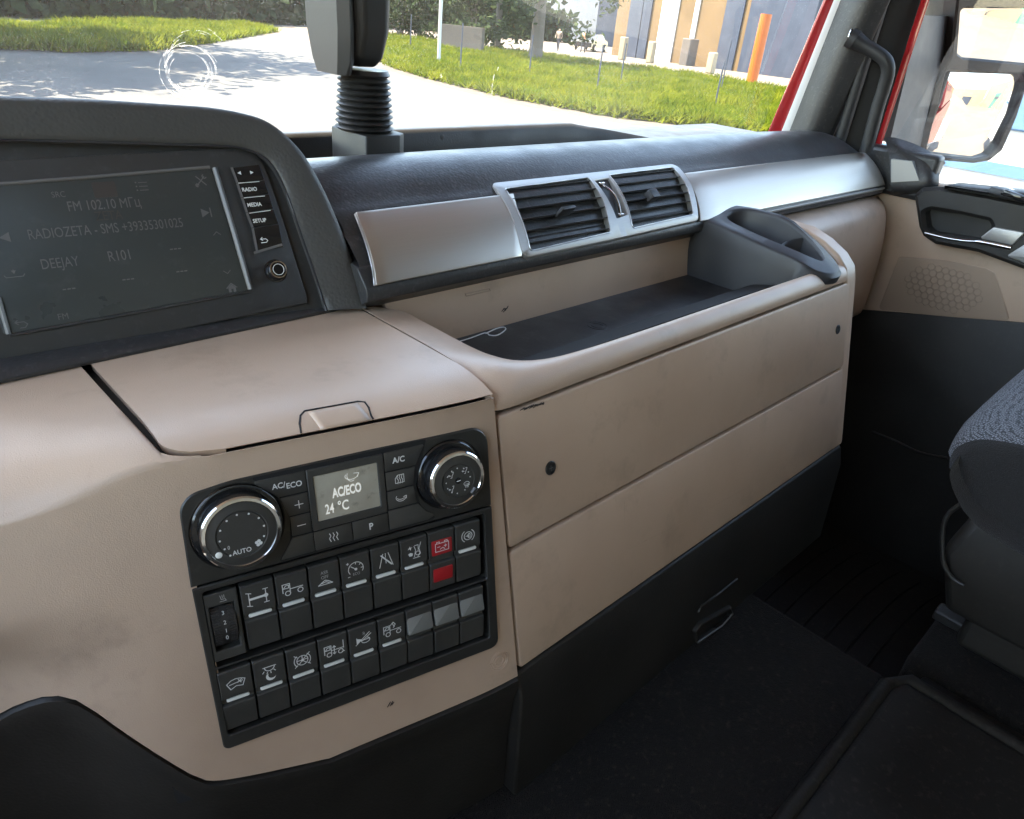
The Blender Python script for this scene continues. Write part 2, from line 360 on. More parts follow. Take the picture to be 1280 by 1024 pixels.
def strokes(name, F, a, b, h, s, lines, w, m, parent, fills=()):
    """flat printed line-work: polylines in a unit square scaled by s"""
    V = []; Fc = []
    for l in lines:
        P = [np.array(p) * s + np.array([a, b]) for p in l]
        for i in range(len(P) - 1):
            d = P[i + 1] - P[i]; L = np.linalg.norm(d)
            if L < 1e-9: continue
            d /= L; nn = np.array([-d[1], d[0]]) * w / 2; e = d * w * .3
            k = len(V)
            V += [F.pt(*(P[i] - e + nn), h), F.pt(*(P[i] - e - nn), h), F.pt(*(P[i + 1] + e - nn), h), F.pt(*(P[i + 1] + e + nn), h)]
            Fc.append((k, k + 1, k + 2, k + 3)); h += 2e-7
    for f in fills:
        k = len(V); V += [F.pt(p[0] * s + a, p[1] * s + b, h) for p in f]; Fc.append(tuple(range(k, len(V)))); h += 2e-7
    return mesh(name, V, Fc, m, parent, 0)

exec_order = []
# ================================================================== CAB SHELL
GZ = -2.35
cab = thing('truck_cab', (.5, 0, -1.1), 'red truck cab body with pale roof lining around the seats', 'truck cab')
XR = 1.66
box('roof', (.52, -.18, .86), (2.5, 2.1, .05), 'fabric_roof', cab)
box('added_sun_visor', (.52, 1.03, .745), (2.4, .32, .02), 'gloss', cab, Matrix.Rotation(R(-8), 3, 'X'))  # unseen; added and sized to keep direct sun off the dash
box('windscreen_header', (.52, .86, .80), (2.5, .06, .16), 'redpaint', cab)
box('rear_wall', (.52, -1.22, -.15), (2.5, .04, 2.0), 'cloth_wall', cab)
box('driver_door_panel', (-.66, .1, -.62), (.05, 1.5, .8), 'beige', cab)
box('driver_door_frame', (-.66, -.75, .3), (.05, .9, 1.1), 'black', cab)
box('driver_pillar', (-.66, .86, .25), (.07, .08, 1.2), 'black', cab, Matrix.Rotation(R(12), 3, 'X'))
box('passenger_rear_panel', (1.70, -.80, -.1), (.06, .84, 1.9), 'beige', cab)
box('side_skin', (1.765, -.45, -.95), (.03, 1.75, 1.25), 'redpaint', cab)
box('rear_side_skin', (1.765, -.85, .3), (.03, .95, 1.2), 'redpaint', cab)
box('wheel_arch_trim', (1.78, -.3, -1.5), (.05, 1.4, .16), 'black', cab)
box('fuel_tank', (1.65, -3.0, -1.6), (.5, 2.2, .7), 'satin', cab, bevel=.08)
box('nose_panel', (.52, 1.12, -.75), (2.5, .06, 1.0), 'redpaint', cab, bevel=.02)

# ================================================================== DASHBOARD
dash = thing('dashboard', (.9, .6, -.7), 'beige and black truck dashboard with brushed metal trim strips and open storage tray', 'dashboard')
TILT = .236
PN = Frame((.355, .374, -.300), (1, -.232, 0), (0, .236, 1))      # plane of the climate and switch panels
_yk = [(-.40, .56), (-.25, .535), (-.12, .505), (-.03, .475), (.05, .447), (.10, .432), (.136, .4225), (.20, .408), (.30, .385), (.34, .3768), (.372, .3722)]
_yc = catmull(_yk, 10)
def yf(x): return float(np.interp(x, [p[0] for p in _yc], [p[1] for p in _yc]))
def sm(a, b, x): t = min(1, max(0, (x - a) / (b - a))); return t * t * (3 - 2 * t)
def face_y(x, z):
    y = yf(x) + TILT * (z + .3)
    k = sm(.10, -.05, x) * sm(-.36, -.43, z)          # knee hollow on the driver's side
    return y + .045 * k
def onface(px, py):
    d = ray(px, py); t = .4 / d[1]
    for _ in range(40): P = d * t; t = face_y(P[0], P[2]) / d[1]
    return d * t
def top_profile(x, dz=0.0, n=14):
    yc = yf(x) + TILT * .023; w = sm(.125, .02, x); rr = .050 + .045 * w
    pts = [(.587, -.2685)]
    for k in range(1, 6): pts.append((.587 + (yc + rr - .587) * k / 5, -.2685 + .001 * k / 5))
    for k in range(1, n + 1):
        t = k / n; a = t * R(52 + 30 * w)
        pts.append((yc + rr * (1 - math.sin(a) / math.sin(R(52 + 30 * w))), -.2675 - (.0095 + .02 * w) * (1 - math.cos(a)) / (1 - math.cos(R(52 + 30 * w)))))
    return [(y, z + dz) for y, z in pts]
# ---- lid over the centre console
XL, XS = .1275, .3705
rows = []
NX, tp = 40, None
for i in range(NX + 1):
    row = []
    q = i / NX
    for j in range(20):
        f = j / 19.0
        xl = XL
        if f > .72: g = (f - .72) / .28; xl = XL + .034 * (1 - math.sqrt(max(0, 1 - g * g)))
        x = xl + (XS - .0012 - xl) * q
        tp = top_profile(x)
        y, z = tp[j]; row.append((x, y + .0012, z + .001))
    rows.append(row)
lid = surf('storage_lid', rows, 'beige', dash, thick=0, bevel=0)
# rolled-down lid edge (front, left and right) so the gap reads as a gap
edge = [rows[i][19] for i in range(NX + 1)]
surf('lid_front_edge', [edge, [(p[0], p[1] + .001, p[2] - .0012) for p in edge], [(p[0], p[1] + .006, p[2] - .0016) for p in edge]], 'beige', lid)
for nm, k in (('lid_side_edge', 0), ('lid_side_edge', NX)):
    e = rows[k]; surf(nm, [e, [(p[0] + (.001 if k == 0 else -.001), p[1], p[2] - .001) for p in e], [(p[0] + (.002 if k == 0 else -.002), p[1] + .002, p[2] - .008) for p in e]], 'beige', lid)
# release tab at the lid's front edge: a groove outline and a slightly proud tab
def on_lid(x, f):
    tp = top_profile(x); k = f * (len(tp) - 1); i = min(int(k), len(tp) - 2); t = k - i
    return np.array([x, tp[i][0] * (1 - t) + tp[i + 1][0] * t + .0012, tp[i][1] * (1 - t) + tp[i + 1][1] * t + .001])
def find_lid(px, py):
    d = ray(px, py); best = None
    for f in np.linspace(.1, 1, 181):
        P = on_lid(.25, f)
        for _ in range(3):
            t = P[1] / d[1]; P = on_lid(d[0] * t, f)
        e = abs(P[2] - d[2] * P[1] / d[1])
        if best is None or e < best[0]: best = (e, P[0], f)
    return best[1:]
g = [find_lid(*q) for q in [(377, 545), (375, 530), (376, 520), (381, 514), (420, 507), (448, 502), (456, 503), (461, 510), (464, 520), (467, 528)]]
gp = [on_lid(x, f) for x, f in g]
tube('tab_groove', [p + np.array([0, .0004, -.0003]) for p in gp], .0010, 'core', lid, 6)
trows = []
for k in range(9):
    q = k / 8; xa_ = max(p[0] for p in g[:4]) + .0012; xb_ = min(p[0] for p in g[7:]) - .0022; x = xa_ + (xb_ - xa_) * q
    f0 = float(np.interp(x, [p[0] for p in g[2:8]], [p[1] for p in g[2:8]])) + .014
    trows.append([on_lid(x, f0 + (1.0 - f0) * j / 6) + np.array([0, -.0004, .0003]) for j in range(7)])
surf('release_tab', trows, 'beige', lid, thick=-.001)
# ---- console face with knee hollow; lower edge sweeps up on the driver's side
def zbot(x):
    xs = [p[0] for p in _zb]; return float(np.interp(x, xs, [p[1] for p in _zb]))
_zb0 = sorted([(P[0], P[2]) for P in (onface(*q) for q in [(-60, 935), (0, 892), (30, 878), (60, 870), (85, 872), (108, 882), (150, 912), (200, 945), (235, 966), (255, 975), (280, 975), (340, 964)])] + [(.19, -.552), (.2, -.552), (.40, -.552)])
_zb = [tuple(p) for p in catmull(_zb0, 6)]
cols = [-.40 + .5 * k / 60 for k in range(60)] + [.1 + (XS - .1013) * k / 64 for k in range(65)]
rows = []
for x in cols:
    row = []
    if x < XL - .003:
        row += [(x, y, z) for y, z in top_profile(x)]
        w = sm(.125, .02, x); zt = top_profile(x)[-1][1]; yt = top_profile(x)[-1][0]
    elif x < XL + .020:                                   # flush round the lid's rounded corner
        tq = top_profile(x); gq = math.sqrt(max(0, 1 - (1 - (x + .003 - XL) / .034) ** 2)); fb = min(.985, .775 + .225 * gq)
        for k in range(20):
            f = fb + (1 - fb) * k / 19; ii = f * (len(tq) - 1); i0 = min(int(ii), len(tq) - 2); u_ = ii - i0
            row.append((x, tq[i0][0] * (1 - u_) + tq[i0 + 1][0] * u_, tq[i0][1] * (1 - u_) + tq[i0 + 1][1] * u_ - .007 * max(0, 1 - k / 3) - .003 * gq ** 3 * k / 19))
        zt = row[-1][2]
    else:
        yt = yf(x) + TILT * .0200; zt = -.2788
        row += [(x, yt + .004 - .004 * min(1, k / 12), zt - .006 * (1 - min(1, k / 8)) - .0015 * max(0, (k - 12) / 7)) for k in range(20)]; zt -= .0015
    zb = zbot(x)
    for k in range(1, 65):
        z = zt + (zb - zt) * k / 64
        yy = face_y(x, z); P = np.array([x, yy, z]) - PN.o; pa, pb = P.dot(PN.u), P.dot(PN.v)
        if -.2275 < pa < .0005 and -.2080 < pb < (-.0030 if -.205 < pa < -.025 else -.022): yy += .018      # opening for the switch gear
        row.append((x, yy, z))
    row.append((x, row[-1][1] + .012, zb - .001))
    rows.append(row)
surf('console_face', rows, 'beige_dirty', dash)
# side of the shoulder next to the lid (closes the step)
xx = XL - .003
tp = top_profile(xx)
# dark core under the gaps
rows = []
for x in [.08 + .285 * k / 20 for k in range(21)]:
    row = [(x, y + .004, z - .007) for y, z in top_profile(x)] + [(x, face_y(x, z) + .009, z) for z in np.linspace(-.285, -.55, 12)]
    rows.append(row)
surf('console_core', rows, 'core', dash)

# ---- tray block: two compartment doors
FF = Frame((.367, .375, -.295), (1, 0, 0), (0, .239, 1))
def door_part(b1, b0, nm='compartment_door'):
    return slab(nm, FF, rpoly(rect(.0066, b0, .7015, b1), .004), -.012, .0, 'beige', dash, .0022)
upper = door_part(-.0020, -.1285); lower = door_part(-.1325, -.2590)
upper['label'] = 'upper compartment door with two round locks'
for q in ((688, 585), (1047, 412)):
    a, b = FF.px(*q)
    k = lathe('lock', FF, a, b, [(.0068, -.001), (.0068, .0008), (.0060, .0014), (.0046, .0014), (.0044, .0006)], 'black', upper, 20)
    strokes('keyhole', FF, a, b, .0009, .003, [[(-.8, 0), (.8, 0)], [(0, -.8), (0, .8)]], .0007, 'screen_edge', k)
# faint moulded rectangle on the lower door
tr = FF.pxs([(780, 626), (781, 680), (786, 686), (860, 650), (942, 605)])
strokes('moulded_outline', FF, 0, 0, .0003, 1, [[tr[i] for i in range(5)]], .0006, 'beige_dirty', lower)
# scuffs
rs = random.Random(3); a0, b0 = FF.px(650, 512); a1, b1 = FF.px(682, 505)
strokes('scuff_mark', FF, 0, 0, .0003, 1, [[(a0 + (a1 - a0) * t, b0 + (b1 - b0) * t + rs.uniform(-.0012, .0008)), (a0 + (a1 - a0) * (t + rs.uniform(.05, .25)), b0 + (b1 - b0) * t + rs.uniform(-.001, .001) + .0005)] for t in np.linspace(0, .85, 13)], .0009, 'scuff', upper)
box('tray_block_core', (.727, .42, -.42), (.69, .03, .24), 'core', dash, Matrix.Rotation(R(-13.4), 3, 'X'))
# ---- rim of the tray: inner opening edge to outer seam / door line
inn = [(.400, .585), (.413, .566), (.414, .531), (.414, .492), (.4145, .460), (.418, .437), (.428, .418), (.452, .4045), (.494, .3985), (.587, .3965), (.70, .3965), (.811, .3965), (.93, .3965), (1.056, .3965)]
out = [(.3725, .587, -.2675), (.3725, .566, -.2675), (.3725, .531, -.2675), (.3725, .492, -.2675), (.3725, .455, -.2678), (.3725, .425, -.2695), (.3725, .398, -.2745), (.3725, .3815, -.285), (.378, .3765, -.2925), (.46, .3758, -.2935), (.62, .3758, -.2935), (.78, .3758, -.2935), (.92, .3758, -.2935), (1.056, .3758, -.2935)]
I = catmull([(a, b, -.2745) for a, b in inn], 5); O = catmull(out, 5)
rows = []
for p, q in zip(I, O):
    row = [p + np.array([0, .0, -.046]), p + np.array([0, 0, -.006]), p + np.array([0, -.0005, -.0018]), p + np.array([0, -.0015, -.0002])]
    flat = sm(.40, .47, q[1])
    for k in range(1, 15):
        t = k / 14; c = p + np.array([0, -.0015, -.0002]); v = c + (q - c) * t
        bulge = .0052 * (1 - flat) + .0008
        v = v + np.array([0, -.55 * (1 - flat), 1.0]) * bulge * (4 * t * (1 - t)) ** .8
        row.append(v)
    row += [q + np.array([.0 if q[0] > .375 else -.0002, .0012, -.0008]), q + np.array([.0015 if q[0] < .375 else 0, .0035, -.0010])]
    rows.append(row)
surf('tray_rim', rows, 'beige', dash)
prism_x('tray_liner', [(.394, -.323), (.568, -.323), (.568, -.330), (.394, -.330)], .404, 1.05, 'liner', dash, .0)
for (ca, cb) in ((.63, .47), (.52, .455), (.79, .47), (.66, .505)):     # moulded rings on the rubber
    for r in (.012, .007):
        tube('liner_ring', [(ca + r * math.cos(t), cb + r * math.sin(t), -.3229) for t in np.linspace(0, 6.283, 29)], .0006, 'liner', dash, 5, False)
prism_x('tray_back_wall', [(.5665, -.3235), (.583, -.262), (.60, -.262), (.60, -.33), (.567, -.33)], .402, 1.05, 'beige', dash, .0)
BW = Frame((.5, .5665, -.3235), (1, 0, 0), (0, .0165, .0615))
pp = BW.pxs([(581, 367), (612, 360), (614, 364), (583, 371)], .0005)
plate('wall_slot', BW, [(a, b) for a, b in pp], [inset(ccw(pp), .0012)], .0, .0008, 'beige_dirty', dash, .0002)
a, b = BW.px(631, 387)
strokes('smudge', BW, a, b, .0005, .006, [[(-.9, -.2), (-.2, .3)], [(-.5, -.4), (.3, .1)], [(0, -.2), (.9, .5)], [(-.3, .1), (.7, .2)]], .0013, 'scuff', dash)
# ---- right-hand end of the block
prism_x('block_end_wall', [(.56, -.262), (.53, -.244), (.495, -.237), (.455, -.2385), (.425, -.248), (.398, -.262), (.382, -.277), (.3752, -.295), (.315, -.552), (.45, -.552), (.56, -.40)], 1.054, 1.0915, 'beige', dash, .006)
# ---- lower passenger panel right of the block
rows = []
for x in np.linspace(1.0, 1.632, 24):
    e = sm(1.58, 1.632, x)
    pr = catmull([(.580, -.262), (.556, -.2665), (.537, -.276), (.524, -.298), (.514, -.345), (.509, -.42), (.512, -.495), (.54, -.50)], 5)
    rows.append([(x, p[0] + .022 * e * (1 if k > 2 else 0), p[1]) for k, p in enumerate(pr)])
surf('passenger_knee_panel', rows, 'beige', dash)
# ---- black lip under the trim, trim strips, pad
LIPX0, LIPX1 = .366, 1.612
prism_x('trim_lip', [(.5605, -.2405), (.5585, -.2475), (.5595, -.2545), (.566, -.2585), (.582, -.2705), (.62, -.27), (.62, -.22), (.575, -.225)], LIPX0, LIPX1, 'pad', dash, .0015)
prism_x('lip_bead', [(.5605, -.2420), (.5565, -.2440), (.5580, -.2475), (.564, -.247)], .99, LIPX1, 'satin', dash, .0008)
tprof = catmull([(.5605, -.2400), (.5680, -.2290), (.5790, -.2165), (.5925, -.2045), (.6070, -.1945), (.6200, -.1872)], 4)
def trim_strip(x0, x1, skew0, skew1, nm='trim_strip'):
    rows = []
    for q in np.linspace(0, 1, 14):
        row = []
        for k, p in enumerate(tprof):
            f = k / (len(tprof) - 1); xa = x0 + skew0 * f; xb = x1 + skew1 * f
            row.append((xa + (xb - xa) * q, p[0], p[1]))
        rows.append(row)
    o = surf(nm, rows, 'trim', dash, thick=.004, bevel=.0008)
    hi = [(r[-1][0], r[-1][1] - .0004, r[-1][2] + .0007) for r in rows]
    tube('trim_edge_line', hi, .0007, 'trim_edge', o, 6)
    return o
TF = Frame((0, .5605, -.2400), (1, 0, 0), (0, .0595, .0528))
def tx(px, py): return TF.px(px, py)[0]
xbl, xtl = tx(468, 358), tx(443, 268)
left_strip = trim_strip(xbl, .571, xtl - xbl, .038 - .0)
tube('trim_edge_line', [(xbl + (xtl - xbl) * k / (len(tprof) - 1), p[0] - .0004, p[1] + .0005) for k, p in enumerate(tprof)], .0011, 'trim_edge', left_strip, 6)
trim_strip(.932, 1.607, .03, .0)
surf('trim_backing', [[(x, p[0] + .003, p[1] - .003) for p in tprof] for x in (.37, 1.0, 1.61)], 'pad', dash)
# pad above the trim
pprof = catmull([(.600, -.205), (.6195, -.1868), (.634, -.1785), (.655, -.1655), (.678, -.1555), (.700, -.1518), (.722, -.1532), (.735, -.158), (.742, -.190)], 4)
rows = []
for x in list(np.linspace(.372, 1.5, 40)) + [1.53, 1.56, 1.58, 1.595, 1.606, 1.613, 1.617]:
    s = 1 - .55 * max(0, (x - 1.5) / .117) ** 4 - .06 * sm(1.2, 1.6, x)
    rows.append([(x, .600 + (p[0] - .600) * (.3 + .7 * s), -.205 + (p[1] + .205) * s) for p in pprof])
rows.append([(1.617, .62, -.21)] * len(pprof))
surf('upper_pad', rows, 'pad', dash)
# seam/line behind the crest and shelf behind the pad
prism_x('shelf_floor', [(.725, -.1845), (.99, -.1845), (1.02, -.30), (.70, -.30), (.70, -.19)], -.62, 1.615, 'black', dash, .003)
rows = []
for x in list(np.linspace(.36, .96, 12)) + [.98, 1.0, 1.02, 1.06, 1.12, 1.2, 1.29]:
    zt = -.1515 - .031 * sm(.97, 1.29, x) - .004 * sm(.97, 1.02, x)
    yb = .862 - .05 * sm(.99, 1.29, x)
    rows.append([(x, yb - .004, -.186), (x, yb - .001, zt - .006), (x, yb + .002, zt - .001), (x, yb + .008, zt), (x, yb + .03, zt - .002), (x, yb + .05, -.186)])
surf('shelf_rear_wall', rows, 'black', dash)
wallF = Frame((.5, .8605, -.175), (1, 0, 0), (0, .003, .03))
a, b = wallF.px(552, 171); lathe('blank_plug', wallF, a, b, [(.005, 0), (.005, .001), (.004, .0013)], 'charcoal', dash, 16)
# ---- skirt under the beige
prism_x('skirt', [(.3165, -.5535), (.3135, -.560), (.306, -.585), (.2975, -.725), (.33, -.725), (.34, -.5535)], .3715, 1.0885, 'skirt', dash, .003)
rows = []
for x in cols:
    zb = zbot(x); yb = face_y(x, zb)
    d = .008
    rows.append([(x, yb + .004, zb - .0022), (x, yb - .002, zb - .004), (x, yb - .003, zb - .012), (x, yb + .001, zb - .03), (x, yb + .004, zb - .08), (x, yb + .0 , min(zb - .09, -.725) - .0), (x, yb + .01, -.95)])
surf('console_skirt', rows, 'skirt', dash)
SK = Frame((.7, .302, -.65), (1, 0, 0), (0, .06, 1))
pk = SK.pxs([(868, 790), (876, 779), (914, 758), (917, 768), (903, 782), (872, 805)], .004)
plate('skirt_pocket', SK, rpoly(pk, .004, 3), [rpoly(inset(ccw(pk), .0045), .003, 3)], -.004, .006, 'skirt', dash, .0012)
tube('pocket_clip', [SK.pt(*SK.px(*q, .008), .008) for q in ((872, 803), (903, 782), (916, 767), (913, 759))], .0012, 'screen_edge', dash, 6)
tube('pocket_ridge', [SK.pt(*SK.px(*q, .004), .004) for q in ((873, 765), (876, 758), (900, 741), (921, 724))], .0018, 'skirt', dash, 6)
# round moulded mark and nick on the console face
P = onface(624, 826); CFm = Frame(P, (1, -.2, 0), (0, TILT, 1))
for r in (.0045, .0075, .0095): tube('moulded_ring', [CFm.pt(r * math.cos(t), r * math.sin(t), .0002) for t in np.linspace(0, 6.283, 25)], .0005, 'beige', dash, 5, False)
P = onface(488, 880); CFn = Frame(P, (1, -.22, 0), (0, TILT, 1))
strokes('nick', CFn, 0, 0, .0006, .003, [[(-1, -.5), (0, .8)], [(-.2, -.5), (.7, .7)], [(.3, -.4), (1, .3)]], .0009, 'scuff', dash)

# ================================================================== DISPLAY HOOD (part of the dashboard)
SF = Frame((.3, .585, -.268), (math.cos(R(6)), -math.sin(R(6)), 0), (math.sin(R(6)) * math.sin(R(27)), math.cos(R(6)) * math.sin(R(27)), math.cos(R(27))))
inner_px = [(-150, 172), (-60, 173), (0, 174), (150, 178), (260, 181), (300, 184), (325, 193), (341, 207), (357, 237), (376, 290), (395, 345), (405, 377), (409, 388)]
crest_px = [(-150, 117), (-60, 119), (0, 122), (120, 126), (210, 131), (262, 135), (302, 142), (333, 152), (358, 170), (384, 200), (413, 255), (440, 325), (458, 386)]
I2 = [np.array(p) for p in catmull(SF.pxs(inner_px, .006), 4)]
C2 = [np.array(p) for p in catmull(SF.pxs(crest_px, .010), 4)]
rows = []
for k, (i, c) in enumerate(zip(I2, C2)):
    d = c - i; d /= np.linalg.norm(d); w = sm(.35, .75, k / (len(I2) - 1))
    row = [SF.pt(*i, -.004), SF.pt(*i, .004), SF.pt(*(i + d * .0012), .0062)]
    for t in (.15, .35, .55, .75, .88): row.append(SF.pt(*(i + (c - i) * t), .0062 + .006 * math.sin(t * math.pi / 2)))
    row += [SF.pt(*c, .010), SF.pt(*(c + d * .0035), .004), SF.pt(*(c + d * .006), -.008), SF.pt(*(c + d * .009), -.035), SF.pt(*(c + d * .012), -.085), SF.pt(*(c + d * .0 - d * .03), -.16)]
    rows.append(row)
surf('display_hood', rows, 'hood', dash)
tube('hood_bead', [SF.pt(*(i - .0005), .0055) for i in I2], .0011, 'charcoal', dash, 6)
prism_x('hood_sill', [(.5835, -.2680), (.5825, -.2645), (.586, -.2620), (.600, -.2590), (.63, -.262), (.63, -.272)], -.45, .405, 'pad', dash, .001)
slab('hood_back', SF, [tuple(p) for p in I2] + [(-.45, -.004)], -.012, -.0015, 'bezel', dash, 0)

# ================================================================== MEDIA DISPLAY
med = thing('media_display', SF.pt(-.12, 0), 'dusty black touch screen radio with a column of white lettered keys', 'media display')
fp = SF.pxs([(-150, 208), (0, 200), (200, 190), (296, 184), (318, 190), (330, 205), (352, 270), (384, 372), (384, 379), (0, 458), (-150, 490)], .002)
slab('faceplate', SF, fp, -.006, .0025, 'bezel', med, .0012)
a0, b0 = -.243, .0265; a1, b1 = -.0345, .141
scr = SF.pxs([(-30, 235), (264, 211), (310, 363), (5, 418)], .003)
scr[0] = (scr[3][0] - .002, scr[0][1])
sc_o = slab('screen', SF, rpoly(scr, .001, 2), -.001, .0030, 'screen', med, .0002)
# bright edges of the sunk screen: top, right and bottom strips
def strip(pA, pB, w, nm='screen_edge', h=.0034, m='screen_edge'):
    A, Bq = SF.px(*pA, h), SF.px(*pB, h)
    return strokes(nm, SF, 0, 0, h, 1, [[A, Bq]], w, m, med)
tube('screen_frame', [SF.pt(*SF.px(*q, .003), .003) for q in ((-40, 233), (120, 221), (262, 209))], .0016, 'screen_edge', med, 6)
tube('screen_frame', [SF.pt(*SF.px(*q, .003), .003) for q in ((268, 210), (290, 283), (313, 362))], .0026, 'screen_edge', med, 6)
tube('screen_frame', [SF.pt(*SF.px(*q, .003), .003) for q in ((-2, 372), (5, 398), (11, 418))], .0020, 'screen_edge', med, 6)
tube('screen_frame', [SF.pt(*SF.px(*q, .003), .003) for q in ((12, 420), (160, 393), (314, 364))], .0012, 'bezel', med, 6)
TH = .0033
def st(s, px, py, size, m='screen_text', par=None, align='CENTER', sx=1.0, bold=0.0, h=TH, rot=None):
    a, b = SF.px(px, py, h); return text('lettering', s, SF, a, b, h, size, m, par or sc_o, align, sx, bold)
U1, U2, SL = .0118, .0122, .80
st('FM 102.10 MГц', 131, 256, .0112, sx=.74)
st('RADIOZETA - SMS +39335301025', 137, 286, .0112, sx=.705)
st('DEEJAY', 75, 329, .0112, sx=.72); st('R101', 150, 320, .0118, sx=.74)
st('ZETA', 136, 270, .0105, 'screen_warm', sx=.8); st('SRC', 73, 243.5, .0065, sx=.85); st('FM', 79, 396, .0070, sx=.9)
for q in ((219, 310), (227, 338), (160, 348), (86, 360)): st('---', *q, .0105, sx=.95)
def ic(px, py, s, lines, w=.0006, m='screen_text', fills=(), h=TH, par=None, nm='symbol'):
    a, b = SF.px(px, py, h); return strokes(nm, SF, a, b, h, s, lines, w, m, par or sc_o, fills)
ic(177, 233, .0045, [[(-.4, y), (1, y)] for y in (-.7, 0, .7)], fills=[[(-1, y - .1), (-.75, y - .1), (-.75, y + .15), (-1, y + .15)] for y in (-.7, 0, .7)])
ic(251, 226, .0042, [[(-1, -1), (.8, .8)], [(-.8, .9), (.9, -.9)], arc(.85, .85, .4, 120, 330, 6), arc(-.9, -.9, .3, 0, 300, 6)], .0009)
ic(257.5, 266, .0042, [[(.95, -.9), (.95, .9)]], .001, fills=[[(-.9, -.9), (.7, 0), (-.9, .9)]])
ic(5, 297, .0042, [], fills=[[(.9, -.9), (-.8, 0), (.9, .9)]])
ic(271, 292, .003, [[(-1, -.4), (0, .5), (1, -.4)]], .0007); ic(284, 340, .003, [[(-1, .4), (0, -.5), (1, .4)]], .0007)
ic(290, 360, .0045, [[(-1, 0), (0, .9), (1, 0)]], .0009, fills=[[(-.7, -.8), (-.2, -.8), (-.2, -.2), (.2, -.2), (.2, -.8), (.7, -.8), (.7, .1), (0, .7), (-.7, .1)]])
ic(17, 340, .0055, [[(-1.2, -.4), (-1, -.7), (1, -.7), (1.2, -.4)], [(0, .3), (0, -.2)]], .0006, fills=[[(-.3, .2), (0, -.3), (.3, .2)]])
ic(27, 406, .004, [[(-.9, .5), (.5, .5), (1, 0), (.5, -.6), (-.3, -.6)], [(-.5, .9), (-.95, .5), (-.5, .1)]], .0007)
a, b = SF.px(131, 237, .0032); slab('warm_tile', SF, rpoly(rect(a - .0085, b - .0062, a + .0085, b + .0062), .001, 2), .003, .00315, 'screen_warm', sc_o, 0)
# key column
kx = [(290, 209), (297, 229), (303, 247), (309, 266), (316, 285), (322, 315)]
labels = ['arrows', 'RADIO', 'MEDIA', 'SETUP', 'back']
cen = [(307, 216), (312, 237), (318, 256), (324.5, 276), (330.5, 301)]
ka = [SF.px(x, y, .004) for x, y in kx]
for k in range(5):
    (aL, bT), (aL2, bB) = ka[k], ka[k + 1]
    off = aL2 - aL
    key = slab('key', SF, rpoly([(aL + .001, bT - .0006), (aL + .0245, bT + .0012), (aL2 + .0245, bB + .0020), (aL2 + .001, bB + .0006)], .0008, 2), .001, .0042, 'gloss', med, .0005)
    ca, cb = SF.px(*cen[k], .0044)
    if labels[k] == 'arrows':
        strokes('key_symbol', SF, ca, cb, .0044, .0016, [], .0004, 'print', key, [[(-4.6, 0), (-2.6, -1), (-2.6, 1)], [(4.6, 0), (2.6, 1), (2.6, -1)]])
    elif labels[k] == 'back':
        strokes('key_symbol', SF, ca, cb, .0044, .0032, [[(-1, .5), (.5, .5), (1, 0), (.5, -.5), (-1, -.5)], [(-.4, 1), (-1, .5), (-.4, .1)]], .0006, 'print', key)
    else: text('lettering', labels[k], SF, ca, cb, .0044, .0048, 'print', key, 'CENTER', .92, .00012)
    if k < 3:
        q0 = [(298, 229), (305, 247.5), (312, 266.5)][k]; q1 = [(324, 227), (331, 245), (338, 263)][k]
        strokes('key_line', SF, 0, 0, .0045, 1, [[SF.px(*q0, .0045), SF.px(*q1, .0045)]], .0006, 'print', key)
    rail = strokes('key_rail', SF, 0, 0, .0044, 1, [[(aL - .0004, bT - .001), (aL2 - .0004, bB + .001)]], .0022, 'screen_edge', med)
strip((318, 316), (352, 306), .0022, 'key_column_base', .0044)
ca, cb = SF.px(346, 338, .006)
kn = lathe('rotary_knob', SF, ca, cb, [(.0105, .001), (.0105, .003), (.0088, .0035), (.0082, .010), (.0074, .0108)], 'gloss', med, 32)
lathe('knob_ring', SF, ca, cb, [(.0078, .0100), (.0079, .0112), (.0068, .0113), (.0066, .0106)], 'chrome', kn, 32, False)
lathe('knob_ring', SF, ca, cb, [(.0052, .0107), (.0052, .0112), (.0047, .0112), (.0047, .0107)], 'print', kn, 32, False)

# ================================================================== CLIMATE CONTROL
clim = thing('climate_control', PN.pt(-.115, -.07), 'black climate control panel with two chrome ringed dials and a small lit display', 'climate control')
CW0, CW1 = -.2348, .0032
top_o = [(CW0 + .0035, .0), (-.115, .0018), (CW1 - .002, .0012)]
outl = rpoly([(CW1 + .0012, -.0712), (CW1, .0012), (-.10, .0018), (-.20, .0012), (CW0 + .001, -.003), (CW0 - .0008, -.0712)], [0, .016, 0, .1, .016, 0], 8)
KL, KR = PN.px(303, 669, .0165), PN.px(571, 601, .0165)
KL = (KL[0], KL[1] + .001); KR = (KR[0], KR[1] + .001)
plate('fascia', PN, outl, [circle(*KL, .0315, 40), circle(*KR, .0290, 40)], -.006, .0032, 'fascia', clim, .0011)
def btn(a0, b0, a1, b1, nm='button', mt='button', h=.0040, poly=None):
    o = slab(nm, PN, rpoly(poly or rect(a0, b0, a1, b1), .0007, 2), .0030, h, mt, clim, .0005)
    return o
